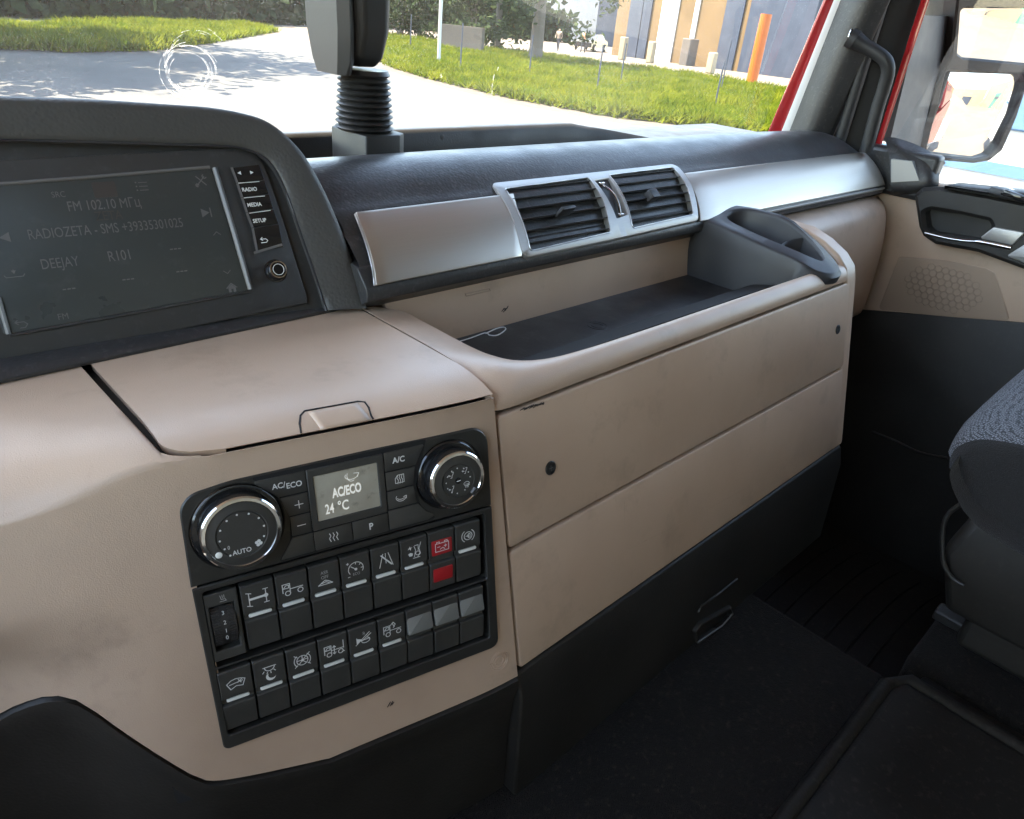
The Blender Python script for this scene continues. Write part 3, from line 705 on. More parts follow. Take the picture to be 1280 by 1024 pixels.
# dark joint lines behind the keys
jl = slab('key_bed', PN, rpoly([(-.186, .0), (-.052, .0012), (-.058, -.020), (-.0635, -.036), (-.0605, -.055), (-.048, -.068), (-.052, -.0695), (-.175, -.0695), (-.165, -.055), (-.163, -.035), (-.169, -.018)], .001, 2), .0030, .00335, 'core', clim, 0)
B_AC = btn(0, 0, 0, 0, poly=[(-.1835, -.0030), (-.1838, -.0052), (-.1690, -.0190), (-.1483, -.0190), (-.1483, -.0030)])
text('lettering', 'AC/', PN, -.1680, -.0102, .0042, .0060, 'print', B_AC, 'CENTER', .95, .0001)
text('lettering', 'ECO', PN, -.1572, -.0118, .0042, .0060, 'print', B_AC, 'CENTER', .95, .0001)
b = btn(0, 0, 0, 0, poly=[(-.1680, -.0200), (-.1483, -.0200), (-.1483, -.0355), (-.1632, -.0355)]); strokes('plus_sign', PN, -.1556, -.0278, .0042, .0030, [[(-1, 0), (1, 0)], [(0, -1), (0, 1)]], .0006, 'print', b)
b = btn(-.1630, -.0520, -.1483, -.0365); strokes('minus_sign', PN, -.1556, -.0445, .0042, .0030, [[(-1, 0), (1, 0)]], .0006, 'print', b)
btn(0, 0, 0, 0, poly=[(-.1632, -.0530), (-.1483, -.0530), (-.1483, -.0685), (-.1735, -.0685)])
b = btn(-.1475, -.0685, -.1185, -.0530); strokes('heat_symbol', PN, -.133, -.0607, .0042, .0034, [[(x, 1), (x + .25, .4), (x - .1, -.2), (x + .2, -1)] for x in (-.9, -.1, .7)], .0006, 'print', b)
b = btn(-.1177, -.0685, -.0890, -.0530); text('lettering', 'P', PN, -.1033, -.0605, .0042, .0075, 'print', b, 'CENTER', .9, .0002)
b = btn(0, 0, 0, 0, poly=[(-.0880, -.0030), (-.0880, -.0185), (-.0625, -.0185), (-.0545, -.0040), (-.0552, -.0026)]); text('lettering', 'A/C', PN, -.0763, -.0108, .0042, .0064, 'print', b, 'CENTER', .95, .0002)
b = btn(0, 0, 0, 0, poly=[(-.0880, -.0195), (-.0880, -.0345), (-.0655, -.0345), (-.0630, -.0195)])
strokes('window_heater_symbol', PN, -.0768, -.0265, .0042, .0036, [[(-1, -.9), (-1, .2), (-.4, .9), (1, .9), (1, -.9), (-1, -.9)]] + [[(x, -1.1), (x + .2, -.3), (x - .1, .2), (x + .1, .8)] for x in (-.5, 0, .5)], .0005, 'print', b)
b = btn(0, 0, 0, 0, poly=[(-.0880, -.0355), (-.0880, -.0505), (-.0635, -.0505), (-.0655, -.0355)])
strokes('recirculation_symbol', PN, -.0768, -.0432, .0042, .0042, [arc(0, .2, 1, 150, 350, 10, .75), arc(0, .2, .75, 190, 330, 8, .4), [(.5, .2), (1.1, .35), (1, -.2)]], .0005, 'print', b)
btn(0, 0, 0, 0, poly=[(-.0880, -.0515), (-.0880, -.0680), (-.0545, -.0680), (-.0500, -.0660), (-.0505, -.0640), (-.0570, -.0585), (-.0625, -.0515)])
frm = plate('display_frame', PN, rpoly(rect(-.1478, -.0520, -.0888, -.0030), .0008, 2), [rpoly(rect(-.1432, -.0455, -.0940, -.0090), .0008, 2)], .003, .0046, 'button', clim, .0006)
lcd = slab('display', PN, rect(-.1440, -.0462, -.0932, -.0084), .003, .0034, 'lcd', clim, 0)
text('lettering', 'AC/ECO', PN, -.1190, -.0262, .0036, .0105, 'lcd_text', lcd, 'CENTER', .58, .0004)
text('lettering', '24', PN, -.1336, -.0378, .0036, .0112, 'lcd_text', lcd, 'CENTER', .62, .0002); text('lettering', '°C', PN, -.1230, -.0378, .0036, .0112, 'lcd_text', lcd, 'CENTER', .72, .0002)
strokes('airflow_symbol', PN, -.1145, -.0160, .0036, .0050, [arc(0, .2, 1, 150, 345, 10, .6), arc(0, .2, .7, 150, 300, 8, .9), [(.4, .5), (1.15, .4), (.9, -.2)]], .0005, 'lcd_text', lcd)
# dials
def dial(c, r, H, nm, kind):
    k = lathe('dial', PN, *c, [(r + .0052, -.004), (r + .0052, .0028), (r + .0040, .0040), (r + .0012, .0042), (r + .0008, H - .003), (r - .0005, H - .0008)], 'gloss', clim, 48)
    lathe('chrome_ring', PN, *c, [(r + .0006, H - .0032), (r + .0010, H - .001), (r, H), (r - .0022, H + .0002), (r - .0030, H - .0010)], 'chrome', k, 48, False)
    if kind == 0:   # knurled rim
        for q in range(60):
            t = 2 * math.pi * q / 60
            pass
    lathe('dial_cap', PN, *c, [(r - .0028, H - .0006), (r - .0085, H + .0004), (r - .0092, H + .0001), (r - .0092, H - .0004), (r - .0098, H - .0004), (r - .0100, H + .0001)], 'button', k, 44)
    h = H + .0004
    dots = []
    rd = r - .0112 if kind == 0 else r - .0125
    angs = [155, 127, 98, 68, 42, 14, -14, -42][::1] if kind == 0 else [120, 92, 150, 60, 30, 5, 178, 205, 235, 262, 300, 330]
    if kind == 0: angs = [212, 185, 155, 125, 96, 66, 36, 8, -22]
    for t in angs: dots.append(circle(rd * math.cos(R(t)), rd * math.sin(R(t)), .00075 if kind == 0 else .0006, 8))
    strokes('scale_dots', PN, *c, h, 1, [], .0004, 'print', k, dots)
    if kind == 0:
        a, b_ = c
        t = 214; slab('pointer', PN, circle(a + (r - .0058) * math.cos(R(t)), b_ + (r - .0058) * math.sin(R(t)), .0023, 12), H - .001, H + .0007, 'bar', k, .0003)
        text('lettering', '0', PN, a - .0100, b_ - .0078, h, .0040, 'print', k, 'CENTER', .8)
        text('lettering', 'AUTO', PN, a - .0018, b_ - .0128, h, .0048, 'print', k, 'CENTER', .95, .00008)
        strokes('dot_mark', PN, a - .0098, b_ - .0137, h, 1, [], .0004, 'print', k, [circle(0, 0, .0008, 8)])
        strokes('fan_symbol', PN, a + .0098, b_ - .0096, h, .0026, [], .0005, 'print', k, [arc(.1, .5, .5, -100, 170, 8), arc(.5, -.2, .5, 160, 420, 8), arc(-.2, -.5, .5, 70, 340, 8), arc(-.55, .2, .45, -20, 250, 8)])
    else:
        a, b_ = c
        for (dx, dy, sgn) in ((-.0060, .0060, 0), (.0062, .0072, 1), (-.0062, -.0058, 2)):
            strokes('air_direction_symbol', PN, a + dx, b_ + dy, h, .0026, [[(.3, .9), (.8, .9), (.6, .2), (.3, -.2), (.2, -.9), (-.2, -.9)], [(-1, 0), (-.2, -.2)]], .0005, 'print', k, [[(-.9, .3), (-.3, -.05), (-.8, -.4)]] + ([[(-.6, 1.1), (-.1, .8), (-.4, .5)]] if sgn == 1 else []))
        strokes('defrost_symbol', PN, a + .0072, b_ - .0048, h, .0030, [arc(0, -.2, 1, 30, 150, 6), [(-.85, .3), (-.45, -.4), (.45, -.4), (.85, .3)]] + [[(x, -.9), (x + .1, .2)] for x in (-.3, .1, .4)], .0005, 'print', k)
        lathe('dial_hub', PN, a, b_, [(.0026, H - .001), (.0026, H + .0006), (.0021, H + .0009)], 'gloss', k, 16)
        strokes('hub_mark', PN, a, b_, H + .0011, .0016, [[(-1, -.1), (1, .1)]], .0006, 'print', k)
        t = -42; tube('pointer', [PN.pt(a + (r - .0062) * math.cos(R(q)), b_ + (r - .0062) * math.sin(R(q)), H + .0003) for q in (t - 9, t, t + 9)], .0011, 'screen_edge', k, 6)
dial(KL, .0262, .0165, 'fan', 0); dial(KR, .0232, .0190, 'air', 1)
tube('pointer_lug', [PN.pt(KL[0] + .0305 * math.cos(t), KL[1] + .0305 * math.sin(t), .0040) for t in np.linspace(.9, 2.6, 14)], .0007, 'button', clim, 6)

# ================================================================== SWITCH PANEL
sw = thing('switch_panel', PN.pt(-.115, -.21), 'black panel with two rows of rocker switches below the climate dials', 'switch panel')
so = rpoly([(CW1 + .0012, -.0724), (CW0 - .0004, -.0724), (CW0 + .0012, -.2122), (CW1 + .0025, -.2128)], [.0008, .0008, .005, .008], 4)
r1 = rpoly(rect(-.2290, -.1400, -.0035, -.0770), .002, 3); r2 = rpoly(rect(-.2290, -.2005, -.0035, -.1415), .002, 3)
plate('frame', PN, so, [r1, r2], -.010, .0036, 'fascia', sw, .0009)
slab('back_plate', PN, rect(-.2310, -.2020, -.0020, -.0750), -.011, -.0075, 'core', sw, 0)
PITCH = .0247
def rocker(k, row, lines=None, fills=(), mt='button', bar=True, red=False, txt=None):
    c = -.0200 - PITCH * k; w = .01165
    t, bt = ((-.0805, -.1355), (-.1448, -.1975))[row]; mid = t - .0265
    # rocker cross-section: two faces tilted about the middle bar
    prof = [(t, -.008), (t, .0036), (t - .0008, .0046), (mid + .0030, .0034), (mid + .0022, .0008), (mid, .0004), (mid - .0024, .0008), (mid - .0030, .0034), (mid - .0038, .0040), (bt + .0012, .0016), (bt, .0006), (bt, -.008)]
    V = []; n = len(prof)
    for a in (c - w, c - w + .0006, c + w - .0006, c + w):
        e = .0006 if a in (c - w, c + w) else 0
        V += [PN.pt(a, b, h - e) for b, h in prof]
    Fc = [(i * n + j, i * n + j + 1, (i + 1) * n + j + 1, (i + 1) * n + j) for i in range(3) for j in range(n - 1)] + [tuple(range(n)), tuple(range(3 * n, 4 * n))]
    o = mesh('rocker_switch', V, Fc, mt, sw, 30)
    # upper key face as a frame so that print follows its slope
    KF = Frame(PN.pt(c, (t - .0008 + mid + .003) / 2, .0039), PN.u, PN.v * (t - .0008 - mid - .003) + PN.n * .0014)
    KF.n = np.cross(KF.u, KF.v)
    if bar:
        slab('indicator_bar', PN, rpoly(rect(c - .0083, mid - .0014, c + .0083, mid + .0014), .0013, 4), .0002, .0022, 'bar', o, .0004)
    if red:
        slab('red_lens', KF, rpoly(rect(-.0092, -.0098, .0092, .0040), .0008, 2), -.0005, .0007, 'red', o, .0003)
        LF = Frame(PN.pt(c, (mid - .0038 + bt) / 2, .0028), PN.u, PN.v * .02 + PN.n * .0024)
        slab('red_lens', LF, rpoly(rect(-.0088, -.0046, .0088, .0082), .0008, 2), -.0005, .0007, 'red', o, .0003)
    if lines or fills:
        strokes('switch_symbol', KF, 0, -.0022 if red else 0, .0009 if red else .0003, .0060, lines or [], .00062, 'print', o, fills)
    for (s, dx, dy, sz) in (txt or []): text('lettering', s, KF, dx, dy, .0003, sz, 'print_dim', o, 'CENTER', .85)
    return o
def blank(k):
    o = rocker(k, 1, bar=False); c = -.0200 - PITCH * k
    CF = Frame(PN.pt(c, -.1568, .0036), PN.u, PN.v * .020 - PN.n * .0045)
    slab('painted_sheen_cap', CF, rpoly(rect(-.0113, -.0108, .0113, .0112), .001, 3), -.004, .0016, 'blank', o, .0012)  # lighter slab paints the sky sheen onto the upper half
def circ(x, y, r, n=16): return arc(x, y, r, 0, 360, n)
truck = [[(-1.2, -.5), (-1.2, .7), (-.3, .7), (-.3, -.4)], [(-1.1, .1), (-.8, .5), (-.45, .5), (-.45, .1), (-1.1, .1)], [(-.3, -.1), (1.3, -.1)], circ(-.6, -.65, .32), circ(.95, -.6, .32)]
# upper row, from the right (k = 0) to the left
rocker(0, 0, [circ(0, 0, .62), arc(0, 0, 1.0, 125, 235), arc(0, 0, 1.0, -55, 55), [(-.35, 0), (0, 0)], [(.05, -.3), (.05, .3), (.3, .3), (.3, -.3), (.05, -.3)]], fills=[[(-.1, -.25), (.1, 0), (-.1, .25)]])
rocker(1, 0, [[(-1, -.7), (-1, .55), (1, .55), (1, -.7), (-1, -.7)], [(-.8, .55), (-.8, .8), (-.4, .8), (-.4, .55)], [(.8, .55), (.8, .8), (.4, .8), (.4, .55)], [(-.7, 0), (-.3, 0)], [(.3, 0), (.7, 0)], [(.5, .2), (.5, -.2)], [(-.3, -.4), (.1, -.2), (.4, -.5)]], bar=False, red=True)
rocker(2, 0, [[(.0, -.8), (.2, .2), (.0, .8)], [(.5, -.9), (.9, -.5), (.7, .3), (1, 1.2)], [(-.2, -1), (.8, -1)], circ(.5, -.35, .3), [(.1, .9), (.6, .9), (.6, .1)]], fills=[[(-.95, .85), (-.7, .7), (-.6, 1.0), (-.5, .7), (-.25, .85), (-.45, .6), (-.5, .3), (-.65, .55), (-.95, .5), (-.75, .7)], [(-.9, -.2), (-.55, -.05), (-.2, -.25), (-.3, -.6), (-.7, -.6)]])
rocker(3, 0, [[(-.9, -1), (-.35, 1)], [(1, -1), (.4, 1)], [(0, 1), (0, .4)], [(.02, .1), (.04, -.5)]], fills=[[(-.75, .85), (-.55, .9), (.95, -.85), (.75, -.95)]])
rocker(4, 0, [arc(0, 0, 1.0, -30, 215, 18), [(-.65, .5), (.0, -.05)], [(0, .95), (0, .7)], [(.65, .65), (.5, .5)], [(.95, 0), (.7, 0)], [(-1.2, 1), (-.9, 1)], [(-1.05, 1.15), (-1.05, .85)], [(-1.1, -1), (-.85, -1)]], fills=[circle(0, -.05, .2, 10)], txt=[('ECO', .0002, -.0046, .0034)])
rocker(5, 0, [[(-.9, -.95), (-.4, -.6), (0, -.35), (.35, -.5), (.95, -.95), (-.9, -.95)], [(-.5, -.75), (.1, -.6), (.5, -.85)]], txt=[('ASR', 0, .0046, .0040), ('OFF', 0, .0005, .0040)])
rocker(6, 0, truck)
rocker(7, 0, [[(-1.1, .9), (-1.1, -.9)], [(-1.1, 0), (.9, .05)], [(.9, 1), (.9, -.9)], [(-1.4, 1), (-.8, .8)], [(-1.4, -.8), (-.8, -1)], [(.6, 1), (1.2, 1)], [(.6, -.9), (1.2, -.9)]], fills=[circle(.9, .05, .28, 10), [(-1.1, .15), (.9, .2), (.9, -.1), (-1.1, -.15)]])
# thumb wheel in the first slot
c = -.0200 - PITCH * 8
th = plate('thumb_wheel_housing', PN, rpoly(rect(c - .0117, -.1355, c + .0110, -.0805), .0008, 2), [rpoly(rect(c - .0092, -.1275, c + .0078, -.0905), .0008, 2)], -.008, .0030, 'button', sw, .0006)
TWc, TWr = -.1090, .0230
wh = []
for k in range(19):
    t = R(-56 + 112 * k / 18); wh.append([PN.pt(a, TWc + TWr * math.sin(t), -.0195 + TWr * math.cos(t) + .0018) for a in (c - .0088, c - .0030, c + .0018, c + .0074)])
surf('thumb_wheel', wh, 'black', th)
for k in range(-8, 9):
    t = R(k * 5.2)
    for (x0, x1) in ((c - .0084, c - .0034), (c + .0024, c + .0070)):
        tube('knurl', [PN.pt(x, TWc + TWr * math.sin(t), -.0193 + TWr * math.cos(t) + .0018) for x in (x0, x1)], .00042, 'black', th, 5)
for s, b_ in (('3', -.0975), ('2', -.1040), ('1', -.1105), ('0', -.1170)):
    t = math.asin((b_ - TWc) / TWr); text('lettering', s, PN, c - .0006, b_, -.0195 + TWr * math.cos(t) + .0026, .0046, 'print', th, 'CENTER', .9)
strokes('seat_symbol', PN, c + .001, -.0855, .0032, .0030, [[(-.6, .8), (-.4, -.3), (.5, -.3), (.6, -.8)], [(-.1, .8), (-.1, 0)], [(.3, .8), (.3, 0)], [(-.8, -.8), (.8, -.8)]], .0004, 'print_dim', th)
# lower row
for k in range(3): blank(k)
rocker(3, 1, truck + [[(-.2, .7), (.2, 1.1), (.5, .7), (.2, .2)], [(.1, .9), (.35, .3)]])
rocker(4, 1, [[(-1.1, -.7), (.9, .9)], [(1.1, .6), (-.3, -.3)], [(-.9, .4), (-.9, -.4)], arc(.3, -.25, .6, -150, 60, 10, .4), [(-.9, -.2), (.9, -.1)]], fills=[[(-.95, .35), (-.1, 0), (-.95, -.6)]], txt=[('R', .0008, .0052, .0046)])
rocker(5, 1, truck + [[(1.35, -.2), (1.35, 1.0)], [(1.1, -.75), (1.45, -.75)], [(.1, .5), (.1, -.7)], [(-.1, .3), (.1, .55), (.3, .3)], [(-.1, -.5), (.1, -.75), (.3, -.5)]])
rocker(6, 1, [circ(0, 0, .72), [(-.65, .05), (.65, .05)], [(0, .0), (0, .7)], [(0, 0), (-.45, -.5)], [(0, 0), (.45, -.5)], [(0, 0), (.5, .5)], arc(0, 0, 1.05, 130, 225), arc(0, 0, 1.05, -45, 50), [(-1.0, .95), (-.6, .6)], [(1.0, .95), (.6, .6)], [(-1.0, -.9), (-.65, -.6)], [(1.0, -.9), (.65, -.6)]], fills=[circle(0, 0, .2, 10)])
rocker(7, 1, [arc(0, .75, .62, 180, 360, 10), [(-.8, .75), (.8, .75)], [(-.7, .2), (-.9, -.05)], [(-.3, .0), (-.38, -.25)], [(.1, -.02), (.12, -.28)], [(.5, .15), (.68, -.08)]], fills=[arc(.05, -.75, .62, 140, 330, 12) + arc(.25, -.55, .52, 330, 150, 12)])
rocker(8, 1, [[(-1.1, .15), (-.55, .55), (0, .65), (.55, .55), (1.1, .3), (.75, -.6), (0, -.4), (-.7, -.75), (-1.1, .15)], [(-.8, -.05), (.8, .15)], [(.3, .4), (.6, -.1)], [(.2, 0), (.7, .4)]])

# ================================================================== AIR VENT
class Curved(Frame):
    L, K = .0796, .0054
    def pt(s, a, b, h=0.0):
        t = b / s.L; return Frame.pt(s, a, b, h + 4 * s.K * t * (1 - t) * (1 if -0.2 < t < 1.4 else 0))
VF = Curved(TF.o, TF.u, TF.v)
def dens(p, d=.006):
    out = []
    for i in range(len(p)):
        a, b = np.array(p[i]), np.array(p[(i + 1) % len(p)]); n = max(1, int(np.linalg.norm(b - a) / d))
        out += [tuple(a + (b - a) * k / n) for k in range(n)]
    return out
vent = thing('air_vent', VF.pt(.72, 0), 'satin silver twin air vent with black slats in the dash centre', 'air vent')
vo = VF.pxs([(617, 224), (735, 212), (848, 200), (862, 235), (873, 276), (760, 301), (653, 323), (636, 275)], .004)
vo = dens(rpoly(ccw(vo), .011, 6))
hl = dens(rpoly(VF.pxs([(632, 235), (737, 220), (752, 258), (761, 292), (662, 315), (648, 278)], .004), .0035, 3))
hr = dens(rpoly(VF.pxs([(763, 217), (843, 207), (856, 238), (864, 270), (789, 287), (778, 255)], .004), .0035, 3))
hc = dens(rpoly(VF.pxs([(744, 225), (762, 222), (781, 271), (768, 276)], .004), .001, 2))
plate('vent_frame', VF, vo, [hl, hr, hc], -.008, .0050, 'satin', vent, .0010)
for h_ in (hl, hr):
    tube('vent_rim', [VF.pt(a, b, .0052) for a, b in h_ + h_[:1]], .0007, 'trim_edge', vent, 6, False)
    c = ccw(inset(ccw(h_), -.001))
    n = len(c); V = [VF.pt(a, b, .0035) for a, b in c] + [VF.pt(a, b, -.045) for a, b in c]
    mesh('vent_duct', V, [(i, (i + 1) % n, n + (i + 1) % n, n + i) for i in range(n)] + [tuple(range(n, 2 * n))], 'core', vent)
def span(poly, b):
    xs = []
    for i in range(len(poly)):
        (a0, b0), (a1, b1) = poly[i], poly[(i + 1) % len(poly)]
        if (b0 - b) * (b1 - b) < 0: xs.append(a0 + (a1 - a0) * (b - b0) / (b1 - b0))
    return min(xs), max(xs)
for h_, ns in ((hl, 6), (hr, 6)):
    bs = [p[1] for p in h_]; lo, hi = min(bs), max(bs)
    for k in range(ns):
        b = lo + (hi - lo) * (k + .62) / ns
        if b > hi - .002: continue
        x0, x1 = span(h_, b); x0 -= .001; x1 += .001
        sl = [(-.0006, .0035), (.0002, .0046), (.0008, .0040), (.0058, -.010), (.0050, -.0105)]
        V = [VF.pt(x, b + db, h) for x in (x0, x1) for db, h in sl]; n = len(sl)
        mesh('slat', V, [(i, (i + 1) % n, n + (i + 1) % n, n + i) for i in range(n)] + [tuple(range(n)), tuple(range(n, 2 * n))], 'charcoal', vent, 30)
    for k in range(7):
        x = min(p[0] for p in h_) + (max(p[0] for p in h_) - min(p[0] for p in h_)) * (k + .5) / 7
        V = [VF.pt(x + s, b, h) for s in (-.0006, .0006) for b, h in ((lo, -.014), (hi, -.014), (hi, -.028), (lo, -.028))]
        mesh('fin', V, [(0, 1, 2, 3), (4, 5, 6, 7), (0, 1, 5, 4), (1, 2, 6, 5), (2, 3, 7, 6), (3, 0, 4, 7)], 'charcoal', vent, 0)
def vtab(q, w, hgt, m='charcoal', d=.016):
    a, b = VF.px(*q, .008)
    return slab('slat_tab', VF, rpoly(rect(a - w, b - hgt, a + w, b + hgt), .0012, 3), .002, .005 + d, m, vent, .0009)
vtab((703, 268), .0120, .0022, d=.012); vtab((812, 247), .0085, .0065, d=.009)
# thumb wheels between the vents
for q0, q1 in (((752, 229), (774, 272)),):
    (a0, b0), (a1, b1) = VF.px(*q0, .004), VF.px(*q1, .004)
    for s, m_ in ((-.0036, 'charcoal'), (.0012, 'charcoal')):
        rws = []
        for k in range(15):
            t = k / 14; rws.append([VF.pt(a0 + (a1 - a0) * t + s + x, b0 + (b1 - b0) * t, .0005 + .0065 * math.sin(math.pi * t)) for x in (0, .0003, .0035, .0038)])
        surf('thumb_roller', rws, m_, vent)
    tube('roller_divider', [VF.pt(a0 + (a1 - a0) * t + .0008, b0 + (b1 - b0) * t, .0018 + .0068 * math.sin(math.pi * t)) for t in np.linspace(-.03, 1.03, 12)], .0011, 'chrome', vent, 6)
    for t in (.0, .97):
        P = VF.pt(a0 + (a1 - a0) * t + .0005, b0 + (b1 - b0) * t, .0035); box('roller_stop', P, (.0085, .004, .003), 'chrome', vent, bevel=.0006)

# ================================================================== CUP HOLDER
cup = thing('cup_holder', (.99, .49, -.322), 'charcoal plastic cup holder insert at the end of the tray', 'cup holder')
# top ridge runs from high at the back to a low nose in front; outline seen from above
def cup_z(y, x):
    l = float(np.interp(y, [.375, .387, .402, .425, .454, .508, .555, .58], [-.2715, -.2685, -.2625, -.2570, -.2515, -.243, -.2385, -.236]))
    r = float(np.interp(y, [.375, .387, .404, .424, .447, .470, .489, .534, .58], [-.2700, -.2665, -.2585, -.249, -.239, -.2295, -.2255, -.225, -.228]))
    w = sm(.955, 1.035, x); return l * (1 - w) + r * w
outer = [(.948, .572), (.947, .54), (.948, .50), (.952, .465), (.958, .435), (.965, .404), (.976, .384), (.996, .3735), (1.020, .376), (1.037, .392), (1.045, .425), (1.048, .46), (1.050, .50), (1.048, .54), (1.040, .568), (1.02, .577), (.97, .578)]
hole = [(.985, .545), (.9775, .53), (.974, .505), (.974, .475), (.978, .447), (.986, .419), (.996, .402), (1.006, .3985), (1.016, .403), (1.025, .418), (1.032, .445), (1.035, .48), (1.035, .508), (1.031, .532), (1.022, .547), (1.010, .553), (.996, .552)]
Oo = catmull(outer, 4, True); Hh = catmull(hole, 4, True)
rows = []
for o_, h_ in zip(Oo, Hh):
    zt = cup_z(o_[1], o_[0]); zh = cup_z(h_[1], h_[0]) - .002
    over = sm(.43, .40, o_[1])                            # the nose rests on the rim, so it is shallow there
    zlow = -.3225 * (1 - over) + (-.287) * over
    c = np.array([.998, .49])
    d = (o_ - c) / np.linalg.norm(o_ - c); e = (h_ - c) / np.linalg.norm(h_ - c)
    flo = -.318 * (1 - over) + (-.281) * over
    rows.append([(*(o_ + d * (.006 if over < .5 else .001)), zlow), (*(o_ + d * .003), zt - (.02 if over < .5 else .007)), (*o_, zt - .004), (*(o_ - d * .0010), zt - .0015), (*(o_ - d * .0035), zt),
                 (*(h_ + e * .002), zh + .0022), (*h_, zh + .0005), (*(h_ - e * .0012), zh - .003), (*(h_ - e * .004), min(zh - .006, flo)), (*(h_ - e * .006), flo)])
surf('cup_body', rows, 'charcoal', cup, smooth=55, close=True)
bt = [r[-1] for r in rows]; mesh('cup_floor', bt, [tuple(range(len(bt)))], 'charcoal', cup)
rws = []
for k in range(9):
    t = k / 8; x = .976 + .052 * t; bow = .012 * math.sin(math.pi * t)
    rws.append([(x, .443 + bow, -.315), (x, .443 + bow, -.2605 + .014 * t), (x, .4450 + bow, -.2590 + .014 * t), (x, .4475 + bow, -.2605 + .014 * t), (x, .448 + bow, -.315)])
surf('divider', rws, 'charcoal', cup)
box('retaining_clip', (.985, .548, -.262), (.012, .010, .018), 'black', cup, bevel=.002)

# ================================================================== WHITE CORD in the tray
zt_ = -.3222
pts = [onz(*q, zt_) for q in [(574, 427), (590, 422), (607, 416), (612, 419), (622, 419), (632, 412), (629, 409), (620, 411), (607, 417)]]
tag(tube('looped_string', catmull(pts, 4), .0007, 'cord', None, 6), 'thin white looped string lying on the black tray liner', 'string')

# ================================================================== BELLOWS STALK on the dash
st_ = thing('bellows_stalk', (.53, .80, -.184), 'black stalk with ribbed rubber bellows standing on the dash shelf', 'stalk')
ZF = Frame((.529, .80, -.146), (1, 0, 0), (0, 1, 0))
bp_ = [(.453, .735), (.57, .735), (.583, .75), (.583, .86), (.46, .86)]
bs_ = [(.472, -.03), (.5, 0)]
slab('stalk_base', Frame((0, 0, 0), (1, 0, 0), (0, 1, 0)), rpoly([(.497, .757), (.545, .757), (.559, .768), (.559, .84), (.497, .84)], [.003, .003, .004, .01, .01], 3), -.184, -.139, 'stalk', st_, .002)
prof = []
for k in range(10):
    z = -.139 + k * .0066; r = .0355 - .0005 * k
    prof += [(r - .0045, z + .0), (r - .001, z + .0022), (r, z + .0033), (r - .001, z + .0044)]
prof.append((.028, -.139 + .0675))
LF0 = Frame((.523, .80, 0), (1, 0, 0), (0, 1, 0))
lathe('bellows', LF0, 0, 0, prof, 'black', st_, 44)
def loft(nm, secs, m, par, bevel=.003):
    n = len(secs[0]); V = [p for s in secs for p in s]; Fc = []
    for i in range(len(secs) - 1): Fc += [(i * n + k, i * n + (k + 1) % n, (i + 1) * n + (k + 1) % n, (i + 1) * n + k) for k in range(n)]
    Fc += [tuple(range(n)), tuple(range(len(V) - n, len(V)))]
    o = mesh(nm, V, Fc, m, par, 25)
    if bevel:
        b = o.modifiers.new('bevel', 'BEVEL'); b.width = bevel; b.segments = 3; b.limit_method = 'ANGLE'; b.angle_limit = R(25)
    return o
def sec(z, x0, x1, y0, y1, ch): return [(x0 + ch, y0, z), (x1 - ch, y0, z), (x1, y0 + ch, z), (x1, y1, z), (x0, y1, z), (x0, y0 + ch, z)]
loft('stalk_head', [sec(-.068, .502, .532, .785, .83, .005), sec(-.058, .494, .536, .772, .84, .008), sec(-.03, .492, .541, .764, .845, .011), sec(.03, .487, .541, .760, .845, .011), sec(.10, .484, .539, .760, .845, .011)], 'stalk', st_)
loft('stalk_cover', [sec(-.0765, .4755, .494, .775, .825, .007), sec(-.062, .4740, .4955, .768, .832, .010), sec(-.03, .4715, .4925, .762, .838, .010), sec(.10, .4670, .4855, .760, .838, .010)], 'stalk_cover', st_)

# ================================================================== WINDSCREEN
def wy(z): return 1.0 - .16 * (z + .25)
ws = thing('windscreen', (.5, 1.0, -.25), 'dusty windscreen glass with a ring left by a suction cup', 'windscreen')
rows = []
for z in np.linspace(-.25, .78, 8):
    rows.append([(x, wy(z) - .16 * max(0, (abs(x - .5) - .5) / .65) ** 2, z) for x in np.linspace(-.64, 1.60, 26)])
surf('pane', rows, 'glass', ws)
WF = Frame((.3, 1.0 - .16 * .25 - .004, 0), (1, 0, 0), (0, -.16, 1))
rs = random.Random(5); cx, cy = WF.px(237, 89)
ls = []
for k in range(26):
    r = .62 * rs.choice([.036, .040, .043, .046, .050, .056]) * rs.uniform(.97, 1.03); a0 = rs.uniform(0, 360)
    ls.append(arc(cx + rs.uniform(-.003, .003), cy + rs.uniform(-.003, .003), r * 1.0, a0, a0 + rs.uniform(30, 150), 14, r * .92))
for k in range(9):
    r = rs.uniform(.008, .021); a0 = rs.uniform(180, 330); ls.append(arc(cx - .004, cy - .004, r, a0, a0 + rs.uniform(15, 60), 8))
for k in range(10):
    t = rs.uniform(20, 160); r = rs.uniform(.034, .045); ls.append(arc(cx + .01, cy + .006, r, t, t + rs.uniform(10, 30), 5))
strokes('suction_ring', WF, 0, 0, .0015, 1, ls, .0007, 'smear', ws)
strokes('streak', WF, 0, 0, .0015, 1, [[WF.px(617, 93), WF.px(614, 110)], [WF.px(615, 110), WF.px(614, 117)], [WF.px(622, 84), WF.px(621, 88)], [WF.px(600, 116), WF.px(602, 119)]], .0022, 'smear', ws)
for r in (.022, .03): strokes('wiper_spot', WF, 0, 0, .0015, 1, [[WF.px(550, 93), WF.px(551, 96)]], .003, 'smear', ws)

